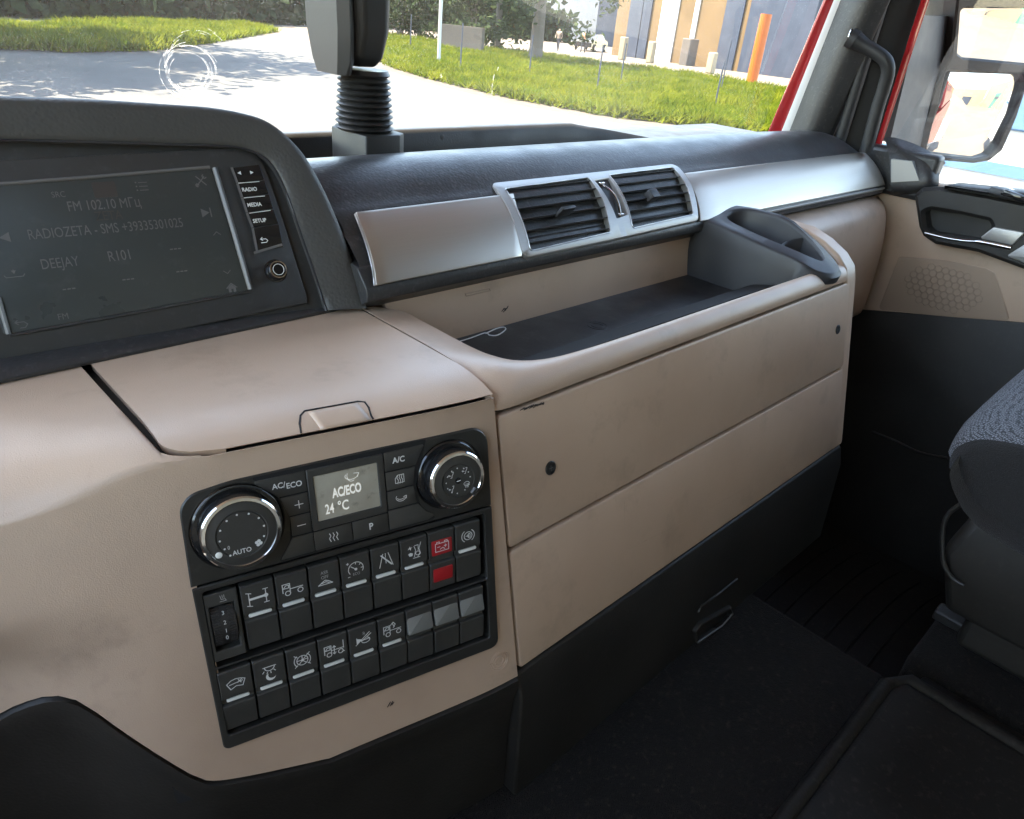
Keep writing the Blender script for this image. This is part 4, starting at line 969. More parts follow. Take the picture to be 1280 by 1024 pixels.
# ================================================================== WINDSCREEN PILLAR
pil = thing('windscreen_pillar', (1.6, .8, -.3), 'windscreen pillar with red paint, sunlit edge painted pale and black inner trim', 'pillar')
def line3(pb, pt_, xb, xt, za=-.34, zc=.84):
    A, Bq = onx(*pb, xb), onx(*pt_, xt); d = Bq - A
    return lambda z: A + d * ((z - A[2]) / d[2])
PL = [line3((960, 165), (1018, 32), 1.570, 1.570), line3((978, 165), (1031, 32), 1.585, 1.585), line3((990, 165), (1042, 32), 1.588, 1.588), line3((1012, 165), (1068, 32), 1.572, 1.572), line3((1036, 165), (1096, 32), 1.600, 1.600),
      line3((1044, 165), (1100, 32), 1.630, 1.630), line3((1100, 165), (1142, 32), 1.668, 1.668), line3((1108, 165), (1152, 32), 1.664, 1.664)]
ZZ = list(np.linspace(-.33, .82, 12))
def pstrip(nm, ks, m, off=None, thick=.01):
    rows = [[np.array(PL[k](z)) for k in ks] for z in ZZ]
    if len(ks) == 3: rows = [catmull(r, 5) for r in rows]
    return surf(nm, rows, m, pil, thick=thick, bevel=.002)
pstrip('red_flange', (0, 1), 'redpaint'); pstrip('painted_sun_edge', (1, 2), 'painted_sun_edge'); pstrip('inner_trim', (2, 3, 4), 'pad'); pstrip('seal_channel', (4, 5), 'seal'); pstrip('door_shut', (5, 6), 'seal', thick=.02)
pstrip('red_door_edge', (6, 7), 'redpaint', thick=.004)
g = line3((1053, 165), (1094, 32), 1.605, 1.605); tube('seal_tube', [g(z) for z in ZZ], .012, 'seal', pil, 12)
box('outer_pillar_skin', (1.70, .66, .2), (.04, .12, 1.3), 'redpaint', pil, Matrix.Rotation(R(15), 3, 'X'))

# ================================================================== GRAB HANDLE
gh = thing('grab_handle', (1.57, .60, -.16), 'bent black grab handle on the pillar by the passenger door', 'grab handle')
hp = [onx(*q, x) for q, x in [((1082, 190), 1.585), ((1089, 165), 1.583), ((1097, 135), 1.58), ((1105, 110), 1.576), ((1110, 90), 1.57), ((1107, 76), 1.564), ((1094, 65), 1.558), ((1078, 56), 1.552), ((1068, 50), 1.548)]]
hp = catmull(hp, 5)
tube('handle_bar', hp, [.0125 + .004 * sm(.8, 1, k / (len(hp) - 1)) for k in range(len(hp))], 'seal', gh, 16)
HF = Frame(hp[-1], hp[-1] - hp[-4], (0, 0, 1)); d = hp[-1] - hp[-4]; d /= np.linalg.norm(d)
tube('handle_end', [hp[-1] - d * .004, hp[-1] + d * .010], .0178, 'seal', gh, 16)
lathe('end_cap', Frame(hp[-1] + d * .010, np.cross((0, 0, 1), d), (0, 0, 1)), 0, 0, [(.0165, 0), (.016, .001), (.012, -.001)], 'chrome', gh, 16)

# ================================================================== PASSENGER DOOR
DX = 1.648
DR = Frame((DX, 0, 0), (0, -1, 0), (0, 0, 1))
door = thing('passenger_door', (DX, .2, -.6), 'passenger door with beige panel, black armrest and round speaker grille', 'door')
slab('door_panel', DR, [(-.62, -.52), (.95, -.40), (.95, -.215), (-.40, -.215), (-.62, -.24)], -.04, 0, 'beige', door, .003)
lowr = slab('door_lower_panel', DR, DR.pxs([(1040, 384), (1092, 388), (1180, 395), (1290, 404), (1400, 415)], .0) + [(.95, -1.15), (-.62, -1.15)], -.035, .004, 'skirt', door, .002)
box('door_corner_core', (1.652, .555, -.215), (.04, .15, .09), 'pad', door, bevel=.01)
# front corner block with metal inlay
rows = []
cp = [(1111, 168), (1135, 176), (1158, 186), (1172, 204), (1174, 233)]
def cc(px, py, x): return onx(px, py, x)
corner = [[cc(1106, 172, 1.655), cc(1109, 186, 1.632), cc(1112, 199, 1.622), cc(1113, 228, 1.614), cc(1116, 241, 1.622), cc(1118, 246, 1.655)],
          [cc(1118, 172, 1.655), cc(1122, 184, 1.634), cc(1126, 199, 1.624), cc(1128, 228, 1.616), cc(1130, 241, 1.623), cc(1130, 246, 1.655)],
          [cc(1138, 178, 1.655), cc(1138, 190, 1.636), cc(1142, 203, 1.627), cc(1148, 226, 1.619), cc(1148, 239, 1.625), cc(1146, 245, 1.655)],
          [cc(1156, 186, 1.657), cc(1158, 196, 1.640), cc(1162, 208, 1.632), cc(1164, 224, 1.626), cc(1162, 236, 1.632), cc(1160, 242, 1.655)],
          [cc(1168, 194, 1.66), cc(1171, 203, 1.655), cc(1173, 213, 1.650), cc(1174, 226, 1.648), cc(1172, 235, 1.650), cc(1168, 240, 1.66)]]
sub = [catmull(r, 4) for r in corner]; sub = [list(x) for x in zip(*[catmull([r[k] for r in sub], 4) for k in range(len(sub[0]))])]
surf('door_corner_block', sub, 'pad', door)
inl = [(1114, 199), (1140, 202), (1144, 212), (1149, 226), (1114, 228)]
n_ = np.array([-1, -.15, .05])
def inlx(px, py): return onx(px, py, 1.6095 + .007 * (px - 1114) / 35)
V = [inlx(*q) + np.array([.0045 * 0, 0, 0]) for q in inl] + [inlx(*q) + np.array([.02, 0, 0]) for q in inl]
mesh('metal_inlay', V, [(0, 1, 2, 3, 4), (5, 6, 7, 8, 9)] + [(i, (i + 1) % 5, 5 + (i + 1) % 5, 5 + i) for i in range(5)], 'satin_dull', door)
# armrest with grip recess
arm_o = DR.pxs([(1146, 243), (1148, 258), (1152, 283), (1157, 294), (1172, 304), (1225, 314), (1290, 338), (1400, 380), (1400, 300), (1285, 252), (1240, 243), (1180, 233), (1156, 234)], .02)
rec = DR.pxs([(1155, 265), (1158, 285), (1164, 291), (1222, 300), (1240, 284), (1236, 276), (1200, 268), (1165, 262)], .035)
plate('armrest', DR, rpoly(arm_o, .004, 3), [rpoly(rec, .006, 4)], -.002, .038, 'black', door, .007)
slab('grip_recess', DR, inset(ccw(rec), -.004), -.001, .002, 'black', door, 0)
tp_ = DR.pxs([(1180, 233), (1240, 243), (1285, 252), (1400, 300), (1400, 262), (1285, 238), (1195, 229)], .02)
slab('armrest_top', DR, rpoly(tp_, .003, 3), .0, .055, 'pad', door, .006)
slab('window_switch', DR, rpoly(DR.pxs([(1233, 240), (1241, 233), (1275, 242), (1270, 250)], .05), .002, 3), .03, .060, 'charcoal', door, .002)
slab('window_switch', DR, rpoly(DR.pxs([(1252, 243), (1258, 236), (1285, 245), (1282, 253)], .05), .002, 3), .03, .0615, 'gloss', door, .002)
tube('handle_trim', catmull([DR.pt(*DR.px(*q, .04), .04) for q in ((1156, 291), (1180, 297), (1205, 301), (1222, 302), (1240, 305), (1264, 310))], 4), [.0028] * 13 + [.0045] * 8, 'chrome', door, 8)
slab('handle_lever', DR, rpoly(DR.pxs([(1224, 298), (1242, 284), (1282, 291), (1265, 307)], .042), .003, 3), .028, .043, 'satin', door, .002)
slab('armrest_pull', DR, rpoly(DR.pxs([(1258, 320), (1290, 300), (1400, 330), (1400, 372), (1290, 332)], .045), .003, 3), .03, .050, 'satin', door, .003)
# speaker grille: frame and honeycomb cells
sp_o = DR.pxs([(1124, 321), (1180, 326), (1232, 336), (1243, 342), (1262, 402), (1180, 396), (1098, 387)], .003)
spk = slab('speaker_cover', DR, rpoly(sp_o, .006, 4), -.002, .0028, 'speaker', door, .0012)
tube('speaker_seam', [DR.pt(a, b, .001) for a, b in (lambda q: q + q[:1])(rpoly(sp_o, .006, 4))], .0010, 'beige_dirty', spk, 5)
ec = DR.px(1178, 361, .003); er = [DR.px(1129, 357, .003), DR.px(1227, 362, .003), DR.px(1178, 334, .003), DR.px(1178, 388, .003)]
ra = abs(er[1][0] - er[0][0]) / 2; rb = abs(er[2][1] - er[3][1]) / 2; hx = .0080
hexm = None; j = 0
for i in range(-12, 13):
    for k in range(-10, 11):
        a = ec[0] + hx * 1.732 * (i + (k % 2) / 2); b = ec[1] + hx * 1.5 * k
        if ((a - ec[0]) / ra) ** 2 + ((b - ec[1]) / rb) ** 2 > 1.0: continue
        if hexm is None:
            V = [(r * math.sin(R(60 * t)), r * math.cos(R(60 * t)), z) for r, z in ((hx * .93, -.001), (hx * .93, .0002), (hx * .80, -.0005)) for t in range(6)]
            Fc = [(l * 6 + t, l * 6 + (t + 1) % 6, l * 6 + 6 + (t + 1) % 6, l * 6 + 6 + t) for l in (0, 1) for t in range(6)] + [tuple(range(12, 18))]
            o = mesh('grille_cell', V, Fc, 'speaker_cell', spk, 0, DR.mat(a, b, .0031)); hexm = o.data
        else:
            o = bpy.data.objects.new('grille_cell', hexm); o.matrix_basis = DR.mat(a, b, .0031); attach(o, spk)
# window pane and frame
rows = [[(1.672 - .03 * max(0, z), y, z) for y in np.linspace(.60 - .26 * (z + .2), -.36, 6)] for z in np.linspace(-.24, .72, 6)]
surf('window_pane', rows, 'glass_side', door)
box('window_frame_rear', (1.655, -.37, .25), (.05, .07, 1.1), 'seal', door)
box('window_frame_top', (1.63, .05, .76), (.06, .95, .10), 'seal', door)
box('window_seal', (1.668, .06, -.222), (.03, .95, .02), 'seal', door, Matrix.Rotation(R(-4), 3, 'X'))

# ================================================================== DOOR MIRROR
mir = thing('door_mirror', (1.95, .62, -.25), 'black door mirror with a flat upper glass and a convex lower glass', 'mirror')
Pm = onx(1218, 138, 2.02)
dv = Pm / np.linalg.norm(Pm); rv = np.array([.30, -1, -.22]); rv /= np.linalg.norm(rv)
nm_ = rv - dv; nm_ /= np.linalg.norm(nm_)
um = np.cross((0, 0, 1), nm_); um /= np.linalg.norm(um)
MFm = Frame(Pm, um, np.cross(nm_, um))
lo_px = [(1180, 88), (1275, 92), (1278, 103), (1262, 140), (1243, 180), (1232, 193), (1215, 197), (1163, 192), (1156, 184), (1172, 120)]
up_px = [(1198, 10), (1330, 10), (1330, 84), (1285, 79), (1200, 71), (1194, 66), (1196, 40)]
lo2 = rpoly(MFm.pxs(lo_px), .006, 3); up2 = rpoly(MFm.pxs(up_px), .006, 3)
hs = rpoly(MFm.pxs([(1195, -20), (1345, -20), (1345, 90), (1284, 96), (1268, 145), (1250, 187), (1234, 200), (1214, 203), (1160, 198), (1140, 192), (1165, 110), (1185, 70)]), .012, 4)
plate('housing_rim', MFm, hs, [lo2, up2], -.03, .010, 'black', mir, .004)
# housing back shell
hb = [np.array(p) for p in hs]; c0 = sum(hb) / len(hb)
V = [MFm.pt(*p, -.03) for p in hb] + [MFm.pt(*(c0 + (p - c0) * .9), -.10) for p in hb] + [MFm.pt(*(c0 + (p - c0) * .5), -.15) for p in hb]; n = len(hb)
mesh('housing_shell', V, [(l * n + i, l * n + (i + 1) % n, (l + 1) * n + (i + 1) % n, (l + 1) * n + i) for l in (0, 1) for i in range(n)] + [tuple(range(2 * n, 3 * n))], 'black', mir)
# lower glass: slightly convex; built as a fine grid disc of the outline
def mirror_glass(nm, poly, bow, h):
    c = sum(np.array(p) for p in poly) / len(poly); V = [MFm.pt(*c, h)]; Fc = []; n = len(poly); RN = 8
    for k in range(1, RN + 1):
        for p in poly:
            q = c + (np.array(p) - c) * k / RN; V.append(MFm.pt(*q, h - bow * (np.linalg.norm(q - c) ** 2)))
    Fc += [(0, 1 + i, 1 + (i + 1) % n) for i in range(n)]
    for k in range(RN - 1): Fc += [(1 + k * n + i, 1 + (k + 1) * n + i, 1 + (k + 1) * n + (i + 1) % n, 1 + k * n + (i + 1) % n) for i in range(n)]
    return mesh(nm, V, Fc, 'mirror', mir, 80)
mirror_glass('lower_mirror_glass', lo2, .9, .0075); mirror_glass('upper_mirror_glass', up2, .12, .004)
# mounting arm panel between door corner and mirror
AFm = [onx(*q, x) for q, x in [((1112, 178), 1.70), ((1150, 20), 1.70), ((1172, 20), 1.80), ((1198, 20), 1.95), ((1150, 196), 1.95), ((1136, 190), 1.80)]]
V = AFm + [p + np.array([.02, .03, 0]) for p in AFm]
mesh('mirror_arm_cover', V, [tuple(range(6)), tuple(range(6, 12))] + [(i, (i + 1) % 6, 6 + (i + 1) % 6, 6 + i) for i in range(6)], 'charcoal', mir)
for q0, q1 in (((1150, 190), (1195, 60)), ((1140, 188), (1180, 66))):
    tube('mirror_rib', [onx(*q0, 1.93), onx(*q1, 1.93)], .006, 'black', mir, 8)
tube('mirror_lower_arm', [onx(1178, 207, 1.9), onx(1172, 199, 1.9), onx(1150, 196, 1.8)], .008, 'black', mir, 8)

# ================================================================== PASSENGER SEAT
seat = thing('passenger_seat', (1.16, -.1, -.73), 'passenger seat with pale honeycomb mesh cushion and black sides', 'seat')
XS0 = .93; sc_ = .93
side = [(.170, -.455), (.168, -.440), (.158, -.425), (.140, -.413), (.10, -.402), (.04, -.394), (-.10, -.39), (-.35, -.40)]
low = [(.170, -.455), (.166, -.470), (.150, -.490), (.120, -.512), (.06, -.523), (-.05, -.525), (-.35, -.525)]
side = [(y * sc_ - .012, z * sc_ - .004) for y, z in side]; low = [(y * sc_ - .012, z * sc_ - .004) for y, z in low]
rows = []
sd = catmull(side, 4); lw = catmull(low, 4)
for x, dz, dy in ((XS0, 0, 0), (XS0 + .012, .010, .012), (XS0 + .04, .020, .022), (XS0 + .08, .026, .030), (XS0 + .16, .022, .034), (XS0 + .25, .020, .035), (XS0 + .34, .022, .034), (XS0 + .42, .026, .030), (XS0 + .48, .01, .01), (XS0 + .5, 0, 0)):
    rows.append([(x, p[0] + .5 * dy * (1 if k < 26 else 0), p[1] + .3 * dz * (k > 2) * min(1, k / 10)) for k, p in enumerate(sd)])
surf('cushion_cover', rows, 'seat_mesh', seat)
V = [(XS0, *p) for p in sd] + [(XS0, *p) for p in reversed(lw)]
rows = [[(XS0 - .0, sd[int(k * (len(sd) - 1) / 20)][0] - .0, sd[int(k * (len(sd) - 1) / 20)][1]), (XS0 - .006, sd[int(k * (len(sd) - 1) / 20)][0] - .006, sd[int(k * (len(sd) - 1) / 20)][1] - .012), (XS0 - .006, lw[int(k * (len(lw) - 1) / 20)][0] - .01, lw[int(k * (len(lw) - 1) / 20)][1] + .01), (XS0 + .01, lw[int(k * (len(lw) - 1) / 20)][0] - .01, lw[int(k * (len(lw) - 1) / 20)][1]), (XS0 + .5, lw[int(k * (len(lw) - 1) / 20)][0] - .01, lw[int(k * (len(lw) - 1) / 20)][1])] for k in range(21)]
surf('cushion_side', [catmull(r, 3) for r in rows], 'seat_black', seat)
surf('cushion_front', [[(p[0], p[1] , p[2]) for p in r] for r in [[(x, .170 * sc_ - .012 + dy * .5, -.455 * sc_ - .004), (x, .160 * sc_ - .012 + dy * .35, -.480 * sc_ - .004), (x, .12 * sc_ - .012, -.512 * sc_ - .004)] for x, dy in ((XS0, 0), (XS0 + .04, .022), (XS0 + .25, .035), (XS0 + .5, 0))]], 'seat_black', seat)
loft('seat_base', [[(.955, .10, -.50), (1.40, .10, -.50), (1.40, -.4, -.50), (.955, -.4, -.50)], [(.945, .115, -.56), (1.41, .115, -.56), (1.41, -.4, -.56), (.945, -.4, -.56)], [(.965, .085, -.655), (1.39, .085, -.655), (1.39, -.4, -.655), (.965, -.4, -.655)]], 'skirt', seat, .012)
loft('seat_pedestal', [[(.985, .06, -.64), (1.37, .06, -.64), (1.37, -.4, -.64), (.985, -.4, -.64)], [(.985, .06, -.71), (1.37, .06, -.71), (1.37, -.4, -.71), (.985, -.4, -.71)]], 'skirt', seat, .01)
tube('lever_loop', catmull([onx(*q, .94) for q in ((1205, 628), (1188, 640), (1180, 655), (1178, 680), (1180, 705), (1190, 722), (1205, 732))], 4), .0030, 'black', seat, 8)
tube('base_edge_trim', [onx(*q, .945) for q in ((1212, 640), (1240, 650), (1285, 658))], .003, 'charcoal', seat, 6)
box('seat_rail', (1.045, -.10, -.714), (.028, .40, .016), 'black', seat, bevel=.003); box('seat_rail', (1.08, -.10, -.704), (.02, .38, .014), 'charcoal', seat, bevel=.003)
box('seat_backrest', (1.18, -.50, -.02), (.48, .14, .85), 'seat_mesh', seat, Matrix.Rotation(R(10), 3, 'X'), .05)

# ================================================================== CAB FLOOR
fl = bpy.data.objects.new('cab_floor', None); COL.objects.link(fl); tag(fl, 'black carpeted cab floor with tunnel, rear step and footwell', None, kind='structure')
def fbox(nm, x0, x1, y0, y1, z0, z1, m, bev=.008): return box(nm, ((x0 + x1) / 2, (y0 + y1) / 2, (z0 + z1) / 2), (x1 - x0, y1 - y0, z1 - z0), m, fl, bevel=bev)
fbox('tunnel_carpet', -.60, .868, .094, .36, -1.10, -.722, 'carpet', .012)
fbox('rear_step', -.60, .872, -1.2, .092, -1.10, -.712, 'rubber', .014)
tube('step_edge_bead', [(-.5, .093, -.714), (.84, .093, -.714), (.872, .075, -.714), (.878, -.4, -.714)], .009, 'rubber', fl, 10)
fbox('seat_platform', .925, 1.64, -1.2, .095, -1.10, -.722, 'carpet', .012)
fbox('platform_gap', .86, .93, -1.2, .07, -1.10, -.735, 'rubber', .01)
fbox('footwell_floor', .86, 1.70, .05, 1.0, -1.16, -1.05, 'rubber', .0)
fbox('footwell_front', -.62, 1.70, .80, .84, -1.1, -.28, 'carpet', .0)
fbox('footwell_side', 1.655, 1.70, .05, .9, -1.1, -.5, 'carpet', .0)
fbox('sub_floor', -.70, 1.75, -1.25, 1.0, -1.22, -1.165, 'rubber', .0)
for k in range(11):                       # ribs of the footwell mat
    y = .16 + .045 * k
    tube('mat_rib', catmull([(.93, y, -1.049), (1.1, y + .012, -1.049), (1.3, y + .02, -1.049), (1.5, y + .015, -1.049), (1.6, y, -1.049)], 3), .003, 'rubber', fl, 6)
tube('side_duct_edge', catmull([onx(*q, 1.45) for q in ((1090, 540), (1120, 552), (1150, 566), (1185, 573))], 4), .003, 'rubber', fl, 6)

# ================================================================== OUTSIDE
def structure(o, label=None): tag(o, label, None, None, 'structure'); return o
def ground_mat():
    m = bpy.data.materials.new('asphalt'); m.use_nodes = True; nt = m.node_tree; b = nt.nodes['Principled BSDF']
    n1 = _noise(nt, .25, 6, .6); r1 = nt.nodes.new('ShaderNodeValToRGB')
    r1.color_ramp.elements[0].position = .35; r1.color_ramp.elements[0].color = (.055, .056, .06, 1)
    r1.color_ramp.elements[1].position = .7; r1.color_ramp.elements[1].color = (.10, .098, .095, 1)
    nt.links.new(n1.outputs[0], r1.inputs[0])
    n2 = _noise(nt, 40, 4, .7); mx = nt.nodes.new('ShaderNodeMix'); mx.data_type = 'RGBA'; mx.blend_type = 'MULTIPLY'; mx.inputs[0].default_value = .5
    nt.links.new(r1.outputs[0], mx.inputs[6]); nt.links.new(n2.outputs[1], mx.inputs[7]); nt.links.new(mx.outputs[2], b.inputs['Base Color'])
    b.inputs['Roughness'].default_value = .85; return m
M['asphalt'] = ground_mat()
M['concrete'] = mat('yard_concrete', (.13, .105, .085), .9, var=(.5, (.10, .082, .068), .8), dirt=(3, (.075, .065, .055), .4))
M['soil'] = mat('verge_soil', (.05, .05, .025), .95, var=(2, (.04, .055, .018), .8))
M['dirt_edge'] = mat('dirt_edge', (.085, .075, .062), .95, var=(3, (.055, .048, .04), .8))
M['grass'] = leaf_mat('grass_blades', (.055, .09, .010), (.15, .165, .022), .5)
M['leaf'] = leaf_mat('conifer_leaf', (.02, .035, .018), (.05, .07, .035), .3)
M['bark'] = mat('bark', (.10, .085, .07), .9, grain=(30, .8, .02))
M['steel_post'] = mat('galvanised_post', (.45, .47, .48), .5, .3)
M['orange'] = mat('orange_paint', (.46, .10, .012), .5, var=(3, (.38, .085, .012), .6))
M['tan_wall'] = mat('tan_wall', (.17, .105, .048), .85, var=(.4, (.12, .078, .038), .8))
M['pale_wall'] = mat('pale_wall', (.30, .25, .17), .85, var=(.5, (.25, .21, .15), .6))
M['grey_wall'] = mat('grey_block', (.11, .095, .085), .9, var=(.6, (.08, .07, .065), .7))
M['navy'] = mat('navy_panel', (.035, .045, .07), .5, var=(.8, (.055, .07, .1), .6))
M['blue_glass'] = mat('blue_glass', (.10, .20, .32), .12)
M['white_paint'] = mat('white_paint', (.6, .6, .6), .35, coat=.3)
M['door_white'] = mat('door_white', (.62, .66, .72), .5)
M['green_door'] = mat('green_door', (.06, .24, .17), .5)
M['tyre'] = mat('tyre', (.02, .02, .021), .8)
M['rim'] = mat('wheel_rim', (.5, .5, .5), .35, .8)
M['car_dark'] = mat('dark_car_paint', (.03, .035, .045), .25, coat=.5)
M['jeans'] = mat('dark_trousers', (.03, .035, .05), .9); M['shirt'] = mat('brown_shirt', (.22, .15, .10), .9); M['skin'] = mat('skin', (.45, .29, .21), .6); M['hair'] = mat('dark_hair', (.02, .015, .012), .7)
M['shirt2'] = mat('orange_vest', (.6, .2, .08), .9)
def sheet(nm, pts, z, m):
    return mesh(nm, [(x, y, z) for x, y in pts], [tuple(range(len(pts)))], m, None, 0)
structure(sheet('ground', [(-900, -900), (900, -900), (900, 900), (-900, 900)], GZ, 'concrete'))
g2 = lambda q: tuple(onz(*q, GZ)[:2])
near = [g2(q) for q in [(440, 62), (490, 84), (540, 100), (640, 124), (760, 146), (860, 158), (960, 168), (1075, 178)]]
far = [g2(q) for q in [(1075, 128), (960, 114), (900, 104), (830, 93), (760, 85), (700, 76), (640, 69), (560, 58), (500, 50), (470, 47)]]
road = [(-120, 2), (-120, 160), (8, 160)] + [(x + .02, y) for x, y in near] + [(40, 2)]
structure(sheet('road', [(-140, -3), (-140, 170), (10, 170), near[0], *near[1:], (near[-1][0] + 12, near[-1][1] - 5), (48, -3)], GZ + .004, 'asphalt'))
structure(sheet('verge_ground', near + far, GZ + .03, 'soil'))
v2 = [g2(q) for q in [(-80, 40), (-80, 62), (0, 62), (90, 66), (190, 64), (262, 54), (345, 40), (300, 34), (150, 32)]]
structure(sheet('far_verge_ground', v2, GZ + .03, 'soil'))
# worn dirt strip along the road edge
off = [(x + .0 - .9, y - .75) for x, y in near]
structure(sheet('road_edge', off + list(reversed(near)), GZ + .008, 'dirt_edge'))
def inpoly(x, y, P):
    c = False
    for i in range(len(P)):
        (x0, y0), (x1, y1) = P[i], P[i - 1]
        if (y0 > y) != (y1 > y) and x < (x1 - x0) * (y - y0) / (y1 - y0) + x0: c = not c
    return c
def grass(nm, P, n, hh, label, seed):
    rs = random.Random(seed); V = []; Fc = []; xs = [p[0] for p in P]; ys = [p[1] for p in P]; k = 0
    while k < n:
        x, y = rs.uniform(min(xs), max(xs)), rs.uniform(min(ys), max(ys))
        if not inpoly(x, y, P): continue
        k += 1
        clump = .55 + .45 * math.sin(x * 1.7 + math.sin(y * 1.3) * 2) * math.sin(y * 1.1 + 1)
        for b in range(3):
            a = rs.uniform(0, 6.28); h = hh * rs.uniform(.5, 1.1) * (.6 + .7 * clump); w = rs.uniform(.025, .055); ln = rs.uniform(.05, .3)
            dx, dy = math.cos(a), math.sin(a); i = len(V)
            bx, by = x + rs.uniform(-.25, .25), y + rs.uniform(-.25, .25)
            V += [(bx - dy * w, by + dx * w, GZ + .02), (bx + dy * w, by - dx * w, GZ + .02), (bx + dx * ln + dy * w * .5, by + dy * ln - dx * w * .5, GZ + h * .65), (bx + dx * ln * 1.8, by + dy * ln * 1.8, GZ + h)]
            Fc += [(i, i + 1, i + 2), (i, i + 2, i + 3)]
    o = mesh(nm, V, Fc, 'grass', None, 0); tag(o, label, 'grass', None, 'stuff'); return o
grass('grass', near + far, 46000, .42, 'bright green tall grass on the verge beyond the road', 1)
grass('grass', v2, 14000, .45, 'sunlit green grass strip beyond the road at left', 2)
# fence posts along the verge
fp_ = [((548, 88), 2.3, 'pale'), ((513, 66), 1.9, 'dark'), ((575, 95), 1.9, 'dark'), ((661, 100), 1.7, 'dark'), ((745, 122), 1.7, 'dark'), ((775, 108), 1.7, 'dark'), ((900, 118), 2.2, 'dark'), ((892, 140), 1.6, 'dark')]
nearby = ['pale galvanised fence post in the grass right of the bellows stalk', 'thin dark fence post in grass close to the bellows stalk', 'thin dark fence post in grass just right of the pale post', 'thin dark fence post standing in front of the tree trunk', 'thin dark fence post in grass below the parked cars', 'thin dark fence post in grass right of the parked cars', 'thin dark fence post in grass below the orange pillar', 'thin dark fence post at the grass edge nearest the road']
for (q, h, kd), lb in zip(fp_, nearby):
    P = onz(*q, GZ); o = tube('fence_post', [(P[0], P[1], GZ), (P[0], P[1], GZ + h * .5), (P[0] + .03, P[1], GZ + h * (1.6 if kd == 'pale' else 1))], .075 if kd == 'pale' else .03, 'steel_post' if kd == 'pale' else 'navy', None, 8); tag(o, lb, 'post', 'fence posts in the grass')
# trees: trunk plus leafy crown
def tree(base, h, r, label, low=.25, n=4200, lean=0, seed=1, trunk=.28, leaf=.22):
    x, y = base; rs = random.Random(seed); t = thing('tree', (x, y, GZ), label, 'tree', 'trees beyond the verge')
    tube('trunk', [(x, y, GZ), (x + .05, y, GZ + h * .3), (x + lean, y, GZ + h * .9)], [trunk, trunk * .8, .06], 'bark', t, 9)
    V = []; Fc = []
    cl = [(rs.gauss(0, .5), rs.gauss(0, .5), rs.uniform(low, 1)) for _ in range(46)]
    for cx_, cy_, cz_ in cl:
        sp = r * (1.15 - .75 * abs(cz_ - .45)); 
        i = len(V); a = (x, y, GZ + h * cz_ * .9)
    for k in range(n):
        cx_, cy_, cz_ = rs.choice(cl); sp = r * (1.1 - .8 * max(0, cz_ - .35))
        q = np.array([x + cx_ * sp + rs.gauss(0, .16) * r, y + cy_ * sp + rs.gauss(0, .16) * r, GZ + h * cz_ + rs.gauss(0, .05) * h])
        d = np.array([rs.gauss(0, 1), rs.gauss(0, 1), rs.gauss(-.3, .7)]); d /= np.linalg.norm(d); e = np.cross(d, [rs.gauss(0, 1), rs.gauss(0, 1), rs.gauss(0, 1)]); e /= np.linalg.norm(e)
        L = leaf * rs.uniform(.6, 1.5); i = len(V); V += [q - e * L * .4, q + d * L, q + e * L * .4, q - d * L * .6]; Fc.append((i, i + 1, i + 2, i + 3))
    mesh('crown', V, Fc, 'leaf', t, 0); return t
tree(g2((668, 80)), 9, 3.6, 'tree with bare trunk left of the walking person', .36, seed=2, trunk=.42)
tree(g2((620, 66)), 8, 3.4, 'dark drooping conifer left of the bare trunk', .12, seed=3)
tree(g2((590, 58)), 8.5, 3.4, 'dark conifer above the low block wall', .2, seed=8)
tree(g2((500, 48)), 9, 3.2, 'dark conifer just right of the bellows stalk', .08, seed=4)
tree(g2((-40, 52)), 15, 6.0, 'tall dark tree at far left beyond the road', .22, 6000, seed=5, leaf=.4)
tree((3.5, 33.5), 11, 4.2, 'leafy tree casting shade across the road', .45, 5000, seed=7, leaf=.35)
tree((3.9, 25.5), 10, 3.2, 'leafy tree shading the near road', .45, 5000, seed=9, leaf=.35)
def hedge(nm, pts, n, h, dep, label, seed):
    rs = random.Random(seed); V = []; Fc = []
    for k in range(n):
        t = rs.random() * (len(pts) - 1); i0 = int(t); f = t - i0; a, b = np.array(pts[i0]), np.array(pts[i0 + 1]); c = a + (b - a) * f
        top = h * (.75 + .25 * math.sin(c[0] * .9 + c[1] * .5) * math.cos(c[0] * .33))
        q = np.array([c[0] + rs.uniform(-dep, dep), c[1] + rs.uniform(-dep, dep), GZ + top * rs.random() ** .8])
        d = np.array([rs.gauss(0, 1), rs.gauss(0, 1), rs.gauss(0, 1)]); d /= np.linalg.norm(d); e = np.cross(d, [rs.gauss(0, 1), rs.gauss(0, 1), rs.gauss(0, 1)]); e /= np.linalg.norm(e)
        L = rs.uniform(.3, .7); i = len(V); V += [q - e * L * .5, q + d * L, q + e * L * .5, q - d * L]; Fc.append((i, i + 1, i + 2, i + 3))
    return tag(mesh(nm, V, Fc, 'leaf', None, 0), label, 'hedge', None, 'stuff')
hedge('far_hedge', [(-40, 46), (0, 46), (14, 52), (30, 62), (52, 74), (70, 66)], 30000, 5.0, 2.0, 'dark leafy hedge closing the view beyond the grass', 12)
